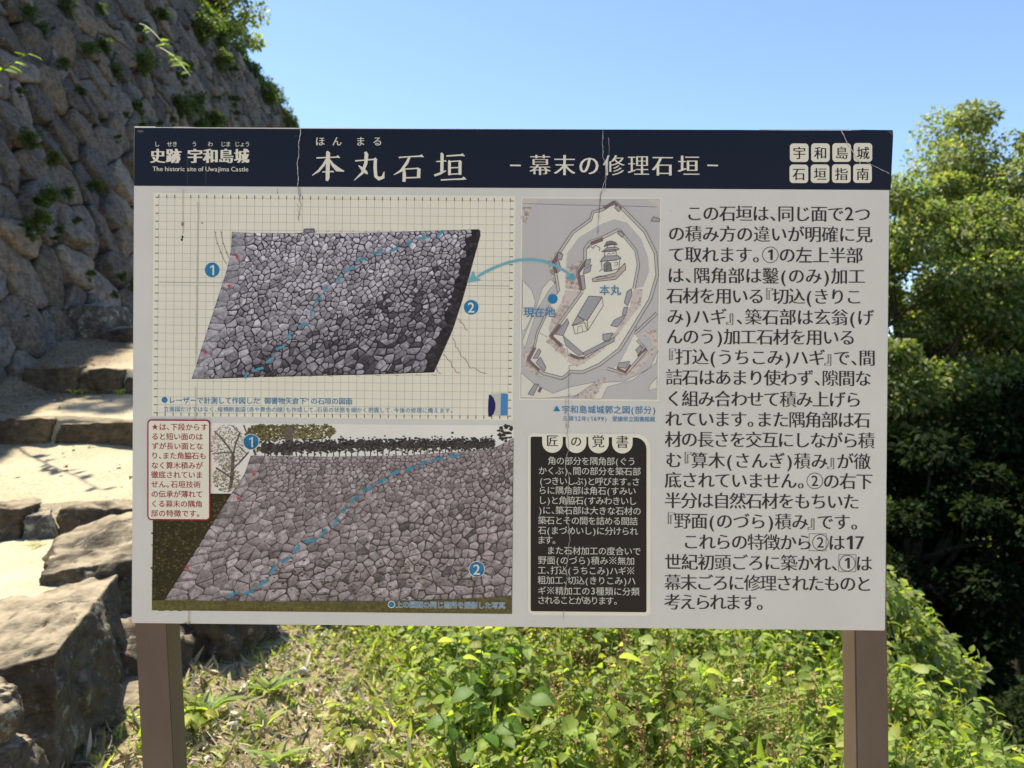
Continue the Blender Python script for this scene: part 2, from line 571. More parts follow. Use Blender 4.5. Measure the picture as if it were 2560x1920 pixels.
def leaf_template(rows=4, wid=.36, fold=.10, droop=.25, heart=0.0, simple=False):
    """Leaf along +Y of length 1, normal +Z."""
    if simple:
        v = np.array([(0, 0, 0), (wid, .45, .06), (0, 1, -droop), (-wid, .45, .06)]); return v, np.array([(0, 1, 2, 3)])
    v, f = [], []
    for i in range(rows + 1):
        t = i / rows
        w = wid * (math.sin(math.pi * min(1, t ** .75 * .97 + .03)) ** .8) if t < 1 else .004
        if i == 0: w = .012 + heart
        z = -droop * t * t
        y = t - (heart * .35 if i == 0 else 0)
        v += [(-w, y, z + fold * w / wid), (0, t, z), (w, y, z + fold * w / wid)]
    for i in range(rows):
        a = i * 3
        f += [(a, a + 1, a + 4, a + 3), (a + 1, a + 2, a + 5, a + 4)]
    return np.array(v, float), np.array(f)


def frames(d, n):
    """Rotation matrices with columns x, y=d, z~n."""
    d = d / np.linalg.norm(d, axis=1, keepdims=True)
    n = n - (n * d).sum(1, keepdims=True) * d
    ln = np.linalg.norm(n, axis=1, keepdims=True); bad = ln[:, 0] < 1e-4
    n[bad] = np.cross(d[bad], np.array([.3, .8, .5])); n = n / np.maximum(np.linalg.norm(n, axis=1, keepdims=True), 1e-6)
    x = np.cross(d, n)
    return np.stack([x, d, n], 2)


def leaves(tpl, pos, d, n, size, col):
    tv, tf = tpl
    R = frames(np.array(d, float), np.array(n, float))
    v = np.einsum('nij,mj->nmi', R, tv) * np.asarray(size).reshape(-1, 1, 1) + np.asarray(pos)[:, None, :]
    m = len(tv)
    f = tf[None] + (np.arange(len(pos)) * m)[:, None, None]
    return v.reshape(-1, 3), f.reshape(-1, tf.shape[1]), np.repeat(np.asarray(col), m, 0)


def merge(parts):
    V, Fs, C, o = [], [], [], 0
    for v, f, c in parts:
        V.append(v); Fs.append(f + o); C.append(c); o += len(v)
    return np.concatenate(V), np.concatenate(Fs), np.concatenate(C)


def pick(r, pal, n, jit=.22):
    pal = np.array(pal); c = pal[r.integers(0, len(pal), n)]
    return c * (1 + r.normal(0, jit, (n, 1)).clip(-.5, .6)) * (1 + r.normal(0, .05, (n, 3)))


def unit(r, n):
    a = r.normal(size=(n, 3)); return a / np.linalg.norm(a, axis=1, keepdims=True)


def tube(pts, rad, k=7):
    """Tapered tube through pts; rad is a list of radii."""
    pts = np.array(pts, float); V = []
    for i, p in enumerate(pts):
        d = pts[min(i + 1, len(pts) - 1)] - pts[max(i - 1, 0)]
        d = d / (np.linalg.norm(d) + 1e-9)
        a = np.cross(d, (0, 0, 1) if abs(d[2]) < .9 else (1, 0, 0)); a /= np.linalg.norm(a); b = np.cross(d, a)
        for j in range(k):
            an = 2 * math.pi * j / k
            V.append(p + (a * math.cos(an) + b * math.sin(an)) * rad[i])
    f = []
    for i in range(len(pts) - 1):
        for j in range(k):
            f.append((i * k + j, i * k + (j + 1) % k, (i + 1) * k + (j + 1) % k, (i + 1) * k + j))
    V = np.array(V)
    return V, np.array(f), np.zeros((len(V), 3)) + .1


def crown_arrays(r, centers, radii, per, size, pal, tpl, flat=.65):
    pos, dd, nn = [], [], []
    for c, rad in zip(centers, radii):
        u = unit(r, per)
        rr = rad * (r.random(per) ** .4)[:, None]
        p = c + u * rr * np.array([1, 1, flat])
        pos.append(p); dd.append(u + r.normal(0, .6, (per, 3)) + np.array([0, 0, -.35])); nn.append(u * .5 + r.normal(0, .45, (per, 3)) + np.array([0, 0, .8]))
    pos = np.concatenate(pos); n = len(pos)
    return leaves(tpl, pos, np.concatenate(dd), np.concatenate(nn), size * r.uniform(.6, 1.3, n), pick(r, pal, n))


T_SIMPLE = leaf_template(simple=True, wid=.3, droop=.15)
T_OVAL = leaf_template(rows=3, wid=.30, fold=.07, droop=.22)
T_BROAD = leaf_template(rows=5, wid=.40, fold=.08, droop=.30, heart=.16)
T_WEED = leaf_template(rows=5, wid=.34, fold=.11, droop=.42, heart=.1)
T_LANCE = leaf_template(rows=5, wid=.085, fold=.03, droop=.35)

GREEN_TREE = [(.08, .12, .03), (.095, .14, .035), (.06, .09, .026), (.12, .16, .04)]
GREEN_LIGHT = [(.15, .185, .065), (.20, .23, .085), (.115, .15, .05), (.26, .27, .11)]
GREEN_SHADED = [(.014, .024, .010), (.018, .030, .011), (.024, .036, .013)]  # forest shade put into the leaf colour of the low trees and thicket


def make_tree(name, label, base, crown_c, crown_r, nclump, per, leaf, pal, seed, clump_r=(.35, .85), shape=None, group=None, trunk_r=.2, inner=.25, flat=.65, spread=0.0):
    r = np.random.default_rng(seed)
    base = np.array(base, float); cc = np.array(crown_c, float); cr = np.array(crown_r, float)
    root = empty(name, base); tag(root, label, 'tree', group)
    cs = []; tries = 0
    while len(cs) < nclump:
        u = unit(r, 1)[0]; q = (inner + (1 - inner) * r.random()) ** .6
        p = cc + u * cr * q
        tries += 1
        if tries < 4000 and any(np.hypot(*((p - q_)[:2])) < spread and abs(p[2] - q_[2]) < spread * .8 for q_ in cs): continue
        if shape is None or shape(p): cs.append(p)
    cs = np.array(cs)
    rad = r.uniform(*clump_r, len(cs)) * (cr.mean() / 3.2)
    v, f, c = crown_arrays(r, cs, rad, per, leaf, pal, T_SIMPLE, flat)
    me = mesh_np('crown', v - base, f, c); link('crown', me, M_SHADE if pal[0] == GREEN_SHADED[0] else M_TREELEAF, root)
    parts = []
    fork = base + (cc - base) * .45
    mid = base + (fork - base) * .5 + r.normal(0, .15, 3) * (1, 1, 0)
    parts.append(tube([base - (0, 0, .5), mid, fork, cc + (0, 0, cr[2] * .2)], [trunk_r * 1.15, trunk_r * .9, trunk_r * .7, trunk_r * .2], 9))
    for i in range(0, len(cs), max(1, len(cs) // 34)):
        a = fork + (cc - fork) * r.uniform(0, .9); b = cs[i]
        m = (a + b) / 2 + r.normal(0, .2, 3)
        parts.append(tube([a, m, b], [trunk_r * .32, trunk_r * .2, trunk_r * .05], 6))
    v, f, c = merge(parts)
    me = mesh_np('trunk', v - base, f, smooth=True); link('trunk', me, M_BARK, root)
    return root


# trees on the slope beyond the sign, their foliage in spreading tiers
make_tree('broadleaf_tree', 'tall sunlit green tree whose pointed top stands highest against the sky right of the sign', (10.6, 16, -4), (10.5, 16, 3.6), (2.7, 2.7, 4.1), 90, 850, .10, GREEN_LIGHT, 31, clump_r=(.4, .9), flat=.6, spread=.6)
make_tree('broadleaf_tree', 'rounded green tree directly behind the right edge of the sign', (7.4, 14.5, -4), (7.4, 14.8, 2.2), (2.5, 2.3, 3.1), 76, 850, .10, GREEN_LIGHT + GREEN_TREE[:2], 32, clump_r=(.4, .9), flat=.6, spread=.55)
make_tree('broadleaf_tree', 'shaded dark tree low at the right edge of the photo', (10.5, 12.5, -4.5), (10.2, 13.0, -.6), (3.1, 2.4, 2.4), 80, 640, .12, GREEN_SHADED, 33)
make_tree('broadleaf_tree', 'dark lower tree between the shrub and the rounded tree', (6.4, 12.5, -4.5), (6.6, 12.9, -1.3), (2.8, 2.2, 2.3), 70, 640, .12, GREEN_SHADED, 34)
make_tree('broadleaf_tree', 'green tree farther back behind the pointed one', (15, 21, -5), (14.9, 21, 3.7), (4.0, 3.5, 4.2), 70, 480, .20, GREEN_TREE, 35)
make_tree('broadleaf_tree', 'green tree hidden mostly behind the middle of the sign', (3.0, 17, -4), (2.8, 17, -.2), (3.2, 2.6, 3.2), 50, 420, .17, GREEN_TREE, 36)
make_tree('light_tree', 'light green sunlit tree on top of the rampart, seen against the sky', (-11.2, 24.5, 10.6), (-9.7, 24.5, 14.0), (2.3, 2.2, 2.6), 60, 170, .16, [(.20, .24, .07), (.25, .27, .09), (.16, .20, .06)], 37, clump_r=(.4, .75))
make_tree('shade_tree', 'tree on the rampart above the photo that shades the path', (-10.5, 11.6, 10.6), (-9.4, 11.9, 14.0), (1.9, 2.4, .8), 5, 110, .2, GREEN_TREE, 38, clump_r=(.4, .8))

# shaded undergrowth that closes the wood under the trees
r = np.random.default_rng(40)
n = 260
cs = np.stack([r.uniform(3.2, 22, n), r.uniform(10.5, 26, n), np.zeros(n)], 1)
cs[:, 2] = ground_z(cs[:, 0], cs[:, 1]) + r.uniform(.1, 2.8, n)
v, f, c = crown_arrays(r, cs, r.uniform(.8, 1.5, n), 420, .13, GREEN_SHADED, T_SIMPLE)
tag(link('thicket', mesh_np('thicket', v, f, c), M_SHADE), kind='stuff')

n = 240
an = r.uniform(-.15, 1.35, n); rd = r.uniform(27, 38, n)
cs = np.stack([np.sin(an) * rd, np.cos(an) * rd, np.zeros(n)], 1)
cs[:, 2] = ground_z(cs[:, 0], cs[:, 1]) + r.uniform(.2, 5.5, n)
cs = cs[cs[:, 2] < CAM_Z + .14 * rd]; n = len(cs)
v, f, c = crown_arrays(r, cs, r.uniform(1.4, 2.6, n), 170, .42, GREEN_TREE, T_SIMPLE)
tag(link('distant_wood', mesh_np('distant_wood', v, f, c), M_TREELEAF), kind='stuff')

# ------------------------------------------------------------------ growth on the rampart


def bush_mesh(name, seed, rad, nclump, per, leaf, pal, tpl=T_SIMPLE, flat=.6, hang=0.0):
    r = np.random.default_rng(seed)
    cs = unit(r, nclump) * rad * (r.random((nclump, 1)) ** .5); cs[:, 2] = cs[:, 2] * flat - hang * r.random(nclump)
    v, f, c = crown_arrays(r, cs, np.full(nclump, rad * .38), per, leaf, pal, tpl)
    return mesh_np(name, v, f, c)


WEED = [(.06, .085, .033), (.075, .105, .038), (.095, .13, .042), (.045, .068, .03)]
fern_meshes = [bush_mesh('wall_weed', 50 + i, (.34, .48, .28, .6)[i], (9, 14, 7, 18)[i], 60, .12, WEED, T_OVAL, .8, .3) for i in range(4)]
r = np.random.default_rng(52)
spots = [(46, 30, 1.0), (300, 60, 1.2), (120, 140, 1), (175, 105, .7), (390, 160, 1.6), (425, 60, 1.2), (260, 250, .8), (40, 300, .9), (95, 345, 1.0), (60, 440, 1.1), (240, 600, 1.0),
         (210, 100, .8), (360, 260, .8), (295, 275, .8), (330, 330, .6), (60, 480, .9), (45, 515, .7), (285, 620, .7), (230, 640, .5), (420, 215, 1.1), (470, 130, 1.1), (500, 215, .9), (540, 280, .8),
         (160, 200, .6), (110, 500, .6), (275, 690, .55), (35, 690, .6), (130, 420, .6), (20, 200, .8), (340, 30, 1.1), (200, 20, .9), (455, 260, .9), (580, 300, .7), (240, 300, .55), (500, 150, 1.0)]
x0w = WX - BAT * (0 - WZ)      # face x at z = 0
for i, (du, dv, s) in enumerate(spots):
    s *= .8 if i % 2 else .55
    dx = (du * 1.1573 - 1280) / F; dz = (960 - dv * 1.1573) / F
    y = (x0w - BAT * CAM_Z) / (dx + BAT * dz)
    p = np.array([dx * y, y, CAM_Z + dz * y]) + WN * .12
    o = link('wall_weed', fern_meshes[int(r.integers(4))], M_LEAF)
    o.location = p; o.rotation_euler = (r.uniform(-.2, .2), r.uniform(.2, .6), r.uniform(0, 6.3)); sc_ = s * r.uniform(.75, 1.05) * y / 26; o.scale = (sc_, sc_, sc_)
    tag(o, 'tuft of green weeds growing out of a joint of the rampart', 'weed', 'weeds growing from the rampart joints')

k = 0
while k < 24:
    s_, t_ = r.uniform(7, 28.5), r.uniform(.6, T_TOP - .4)
    p = wall_pt(s_, t_, .12); u = 1280 + F * p[0] / p[1]; v_ = 960 - F * (p[2] - CAM_Z) / p[1]
    if u < 0 or v_ < 0 or (u > 330 and v_ > 315): continue
    o = link('wall_weed', fern_meshes[int(r.integers(4))], M_LEAF); o.location = p
    o.rotation_euler = (r.uniform(-.2, .2), r.uniform(.2, .6), r.uniform(0, 6.3)); sc_ = r.uniform(.2, .45) * p[1] / 14; o.scale = (sc_, sc_, sc_ * r.uniform(.7, 1.5))
    tag(o, 'tuft of green weeds growing out of a joint of the rampart', 'weed', 'weeds growing from the rampart joints'); k += 1

top_meshes = [bush_mesh('overhanging_shrub', 70 + i, (1.0, 1.3, .8)[i], 26, 110, .15, WEED + GREEN_TREE[:2], T_OVAL, .55, .25) for i in range(3)]
for i in range(26):
    s = 15.5 + i * .51
    o = link('overhanging_shrub', top_meshes[i % 3], M_LEAF)
    p = wall_pt(s, T_TOP, .05); o.location = p + np.array([r.uniform(-.75, -.25), 0, r.uniform(-.05, .25) - (.25 if s > 26 else 0)])
    k = r.uniform(.5, .78) * (1.0 if s < 25.5 else .7); o.scale = (k, k, k); o.rotation_euler = (0, 0, r.uniform(0, 6.3))
    tag(o, 'dark green shrub hanging over the top edge of the rampart', 'shrub', 'shrubs along the top of the rampart')


def twig(name, label, start, end, nleaf, leaf, seed):
    r = np.random.default_rng(seed); start = np.array(start); end = np.array(end)
    root = empty(name, start); tag(root, label, 'twig')
    m = (start + end) / 2 + np.array([0, 0, .12])
    t = np.linspace(0, 1, 8)[:, None]
    P = (1 - t) ** 2 * start + 2 * t * (1 - t) * m + t * t * end
    v, f, c = tube(P - start, np.linspace(.012, .004, 8), 6)
    link('stem', mesh_np('stem', v, f, smooth=True), M_STEM, root)
    tt = r.uniform(.25, 1, nleaf)[:, None]
    L = (1 - tt) ** 2 * start + 2 * tt * (1 - tt) * m + tt * tt * end
    axis = (end - start) / np.linalg.norm(end - start)
    side = np.cross(axis, (0, 0, 1)) * np.where(np.arange(nleaf) % 2 == 0, 1, -1)[:, None]
    v, f, c = leaves(T_OVAL, L - start, axis * .7 + side + r.normal(0, .25, (nleaf, 3)), np.tile((.1, -.35, .9), (nleaf, 1)) + r.normal(0, .2, (nleaf, 3)), leaf * r.uniform(.7, 1.15, nleaf), pick(r, [(.17, .25, .025), (.21, .29, .03)], nleaf, .1))
    link('foliage', mesh_np('foliage', v, f, c), M_TWIG, root)


M_TWIG = leaf_material('twig_leaf', .5, .7); M_TWIG.node_tree.nodes['Principled BSDF'].inputs['Specular IOR Level'].default_value = .05
twig('leafy_twig', 'sunlit yellow green twig sticking out of the rampart at the left edge of the photo', W(-90, 270, 7.6), W(72, 135, 6.6), 16, .13, 81)
twig('leafy_twig', 'small sunlit twig with few leaves, the upper of two on the middle of the rampart', W(350, 60, 13.4), W(410, 113, 11.6), 7, .17, 82)
twig('leafy_twig', 'sunlit drooping leafy twig, the lower of two on the middle of the rampart', W(400, 120, 13.4), W(476, 190, 11.4), 14, .17, 83)

# ------------------------------------------------------------------ boulders and step stones


def boulder(name, label, cat, corners, mat, seed, n=18, rnd=.3, amp=.05, group=None, freq=1.6):
    """corners: bottom fl fr br bl, top fl fr br bl (world points)."""
    c = np.array([tuple(p) for p in corners], float)
    lo = c[:4].mean(0); root_loc = np.array([c[:, 0].mean(), c[:, 1].mean(), c[:4, 2].min()])
    g = np.linspace(-1, 1, n)
    A, B = np.meshgrid(g, g, indexing='ij'); A = A.ravel(); B = B.ravel(); O = np.ones_like(A)
    sides = [np.stack(s, 1) for s in ((A, B, O), (B, A, -O), (O, A, B), (-O, B, A), (B, O, A), (A, -O, B))]
    q = np.concatenate(sides)
    f = np.concatenate([grid_faces(n, n, i * n * n) for i in range(6)])
    sph = q / np.linalg.norm(q, axis=1, keepdims=True) * 1.12
    q = q * (1 - rnd) + sph * rnd
    t = (q + 1) / 2; x, y, z = t[:, 0:1], t[:, 1:2], t[:, 2:3]
    P = ((1 - z) * ((1 - y) * ((1 - x) * c[0] + x * c[1]) + y * ((1 - x) * c[3] + x * c[2]))
         + z * ((1 - y) * ((1 - x) * c[4] + x * c[5]) + y * ((1 - x) * c[7] + x * c[6])))
    ctr = P.mean(0); size = (P.max(0) - P.min(0)).mean()
    off = Vector((seed * 3.7, seed * 1.3, seed * 2.1))
    out = np.empty_like(P)
    for i, p in enumerate(P):
        d = p - ctr; d = d / (np.linalg.norm(d) + 1e-9)
        v = Vector(p)
        h = noise.fractal(v * freq / size + off, .9, 2.1, 5) * amp * 2.0
        vd = noise.voronoi(v * (2.2 * freq / size) + off)[0]
        h += (vd[1] - vd[0] - .25) * amp * .9
        h -= max(0, .22 - abs(noise.noise(Vector((v.x * 2.0, v.y * 2.0, v.z * 5.0)) * (freq / size) + off))) * amp * 1.6
        out[i] = p + d * h * size
    me = mesh_np(name, out - root_loc, f, smooth=True)
    bm = bmesh.new(); bm.from_mesh(me); bmesh.ops.remove_doubles(bm, verts=bm.verts, dist=1e-4); bmesh.ops.recalc_face_normals(bm, faces=bm.faces)
    bm.to_mesh(me); bm.free()
    me.polygons.foreach_set('use_smooth', np.ones(len(me.polygons), bool))
    o = link(name, me, mat); o.location = root_loc
    return tag(o, label, cat, group)


def block(u0, u1, v0, v1, y, depth, slant=0.0):
    """Corners of a stone whose front face spans the given photo pixels at depth y."""
    a, b, c, d = W(u0, v1, y), W(u1, v1, y), W(u1, v0, y), W(u0, v0, y)
    k = Vector((0, depth, 0)); up = Vector((0, 0, slant))
    s = Vector((0, 0, -.08))
    return [a + s, b + s, b + k + s, a + k + s, d, c, c + k + up, d + k + up]


boulder('boulder', 'large flat topped boulder with mossy dark side face beside the left post', 'boulder',
        [W(-330, 2100, 2.35), W(150, 2010, 2.6), W(390, 1780, 3.55), W(-20, 1750, 3.5), W(-260, 1735, 2.35), W(140, 1632, 2.52), W(292, 1432, 3.62), W(15, 1490, 3.55)], M_SLAB, 3, 48, .16, .036, freq=3.0)
boulder('boulder', 'pale sunlit boulder with lichen spots behind the big flat topped one', 'boulder',
        [W(75, 1560, 3.7), W(345, 1640, 3.75), W(450, 1500, 4.7), W(130, 1480, 4.6), W(82, 1440, 3.72), W(345, 1395, 3.8), W(450, 1236, 4.75), W(140, 1338, 4.62)], M_SLAB, 5, 40, .22, .042, freq=2.8)
boulder('boulder', 'low dark ridged rock at the foot of the lowest step', 'boulder', block(140, 350, 1272, 1350, 4.75, .4, .03), M_ROCK, 7, 20, .35, .06)
boulder('boulder', 'pointed grey rock with dry weeds at the lowest step', 'boulder',
        [W(46, 1365, 4.7), W(150, 1358, 4.7), W(158, 1340, 5.1), W(44, 1345, 5.1), W(62, 1290, 4.72), W(130, 1280, 4.72), W(140, 1252, 5.05), W(80, 1246, 5.05)], M_GREYROCK, 8, 18, .3, .06)
boulder('boulder', 'brown rock at the left edge beside the pointed grey rock', 'boulder', block(-80, 50, 1268, 1352, 4.72, .4), M_ROCK, 9, 18, .3, .05)
boulder('boulder', 'rounded lichen covered stone at the lower left, upper of two', 'boulder', [W(-160, 1870, 2.0), W(45, 1850, 2.1), W(60, 1800, 2.35), W(-120, 1800, 2.35), W(-160, 1722, 2.05), W(48, 1725, 2.12), W(62, 1700, 2.35), W(-120, 1690, 2.35)], M_SLAB, 10, 30, .62, .06, freq=2.2)
boulder('boulder', 'lichen covered stone in the bottom left corner, lower of two', 'boulder', [W(-200, 2100, 1.95), W(80, 2100, 2.05), W(95, 2000, 2.4), W(-150, 2000, 2.4), W(-200, 1850, 2.0), W(75, 1850, 2.1), W(95, 1830, 2.38), W(-150, 1830, 2.38)], M_SLAB, 11, 30, .6, .06, freq=2.2)
boulder('boulder', 'dark shaded rock half buried under the flat topped boulder', 'boulder', [(-1.75, 2.7, -.2), (-1.42, 2.7, -.2), (-1.5, 3.5, -.2), (-1.9, 3.5, -.2), (-1.72, 2.75, .12), (-1.5, 2.8, .06), (-1.56, 3.45, .16), (-1.9, 3.45, .2)], M_ROCK, 12, 22, .35, .05)
boulder('boulder', 'small dark rock wedged between the flat topped boulder and the left post', 'boulder', [(-1.95, 3.35, -.2), (-1.48, 3.3, -.2), (-1.42, 3.9, -.2), (-1.95, 3.9, -.2), (-1.9, 3.4, .34), (-1.58, 3.42, .2), (-1.52, 3.85, .28), (-1.9, 3.85, .38)], M_ROCK, 17, 24, .3, .07, freq=2.4)
boulder('boulder', 'tall shaded rock with dry grass right behind the left post', 'boulder', [(-1.95, 3.75, -.2), (-1.30, 3.7, -.2), (-1.26, 4.5, -.2), (-2.0, 4.5, -.2), (-1.95, 3.85, .60), (-1.42, 3.85, .50), (-1.36, 4.45, .55), (-2.0, 4.45, .65)], M_ROCK, 13, 32, .28, .08, freq=2.6)
boulder('boulder', 'shaded rock farther along the path edge behind the sign', 'boulder', [(-1.95, 4.6, -.2), (-1.15, 4.6, -.2), (-1.1, 5.6, -.2), (-2.0, 5.6, -.2), (-1.95, 4.7, .65), (-1.25, 4.7, .55), (-1.3, 5.5, .5), (-2.0, 5.5, .66)], M_ROCK, 14, 20, .3, .06)
boulder('boulder', 'stone edging the path out of sight behind the sign', 'boulder', [(-2.0, 5.7, -.2), (-1.3, 5.7, -.2), (-1.3, 6.9, -.2), (-2.0, 6.9, -.2), (-2.0, 5.8, .9), (-1.4, 5.8, .75), (-1.4, 6.8, .85), (-2.0, 6.8, 1.0)], M_ROCK, 15, 18, .3, .06)
G = 'stones of the path steps'
boulder('step_stone', 'long pale brown riser stone of the middle step beside the sign', 'step stone', block(136, 430, 1058, 1112, 6.26, .34, .03), M_STEP, 20, 28, .2, .05, G)
boulder('step_stone', 'long darker riser stone of the middle step at the left edge', 'step stone', block(-90, 132, 1047, 1112, 6.26, .34, .03), M_STEP, 21, 28, .22, .05, G)
boulder('step_stone', 'dark blocky riser stone at the left end of the upper step', 'step stone', block(52, 190, 915, 984, 7.35, .3), M_STEP, 22, 24, .2, .05, G)
boulder('step_stone', 'brown riser stone of the upper step with weeds at both ends', 'step stone', block(194, 304, 924, 984, 7.35, .3), M_STEP, 23, 24, .22, .05, G)
boulder('step_stone', 'low rounded riser stone of the upper step touching the sign edge', 'step stone', block(306, 420, 938, 984, 7.33, .3), M_STEP, 24, 22, .3, .05, G)
boulder('boulder', 'shaded pale topped rock jutting from the foot of the rampart', 'boulder', block(140, 262, 760, 832, 8.75, .7, .05), M_GREYROCK, 25, 20, .3, .06)
boulder('boulder', 'broad low rock in shade under the rampart next to the sign', 'boulder', block(235, 420, 820, 885, 8.7, .8, .1), M_ROCK, 26, 20, .4, .06)
boulder('boulder', 'low shaded rock at the rampart foot on the left', 'boulder', block(-40, 105, 795, 860, 8.3, .7, .05), M_ROCK, 27, 20, .35, .06)

# ------------------------------------------------------------------ the information sign
BW, BH = 1.2, 0.7919
B_LOC = Vector((-0.005294, 1.229149, 1.459259))
B_ROT = Matrix.Rotation(-0.0083025, 3, 'Z') @ Matrix.Rotation(0.007411, 3, 'Y') @ Matrix.Rotation(0.004736, 3, 'X')
_n = B_ROT @ Vector((0, 1, 0)); _c = Vector((0, 0, CAM_Z)); _inv = B_ROT.transposed()
_K = (B_LOC - _c).dot(_n)


def on_board(u, v):
    """Board coordinates (x, z) in metres of a spot measured on the photographed board."""
    d = Vector(((u - 1280) / F, 1.0, (960 - v) / F))
    p = _inv @ (_c + d * (_K / d.dot(_n)) - B_LOC)
    return p.x, p.z


def crop(x0, y0, s):
    return lambda x, y: on_board(x0 + s * x, y0 + s * y)


DSP = crop(0, 0, 1.15732)
C_HL = crop(320, 300, 960 / 2212); C_HR = crop(1240, 300, 1000 / 2212); C_DR = crop(360, 470, 940 / 2212)
C_MAP = crop(1290, 480, 370 / 1040); C_PH = crop(340, 1030, 960 / 2212); C_NT = crop(1300, 1060, 360 / 1194)

sign = empty('information_sign', (0, 1.25, -.05))
tag(sign, 'weathered information sign with navy header, diagrams and Japanese text on two brown posts', 'sign')

_t = NT('sign_print')
_p = _t.pos(); _pn = _t.noise(_p, 9, 4, .6); _pf = _t.noise(_p, 160, 2, .5)
_cc = _t.mix(_t.ramp(_pn, [(.3, (.93, .93, .93)), (.7, (1, 1, 1))]), (0, 0, 0), _t.attr())
M_PRINT = _t.done(_cc, .4, None, .2)
_t = NT('picture_print'); _p = _t.pos(); _a = _t.noise(_p, 170, 5, .7); _b = _t.noise(_p, 45, 4, .6)
_cc = _t.mix(_t.ramp(_a, [(.36, (.55, .55, .55)), (.64, (1.2, 1.2, 1.2))]), (0, 0, 0), _t.attr())
_cc = _t.mix(_t.ramp(_b, [(.38, (.8, .8, .8)), (.62, (1.1, 1.1, 1.1))]), (0, 0, 0), _cc)
M_PICTURE = _t.done(_cc, .4, None, .2)
_t = NT('sign_board_edge'); M_EDGE = _t.done((.55, .54, .52), .6)
_t = NT('brown_post_paint'); _p = _t.pos((3, 3, 1)); _n1 = _t.noise(_p, 3, 4, .6); _n2 = _t.noise(_p, 90, 3, .6)
_sc = _t.noise(_t.pos((14, 14, 2.5)), 9, 9, .75); M_POST = _t.done(_t.mix(_t.ramp(_sc, [(.66, (0, 0, 0)), (.70, (.5, .5, .5))]), _t.mix(_t.ramp(_n1, [(.35, (0, 0, 0)), (.7, (1, 1, 1))]), (.088, .060, .044), (.12, .083, .062)), (.20, .16, .13)), .42, _t.bump(_n2, .06, .002), .4)


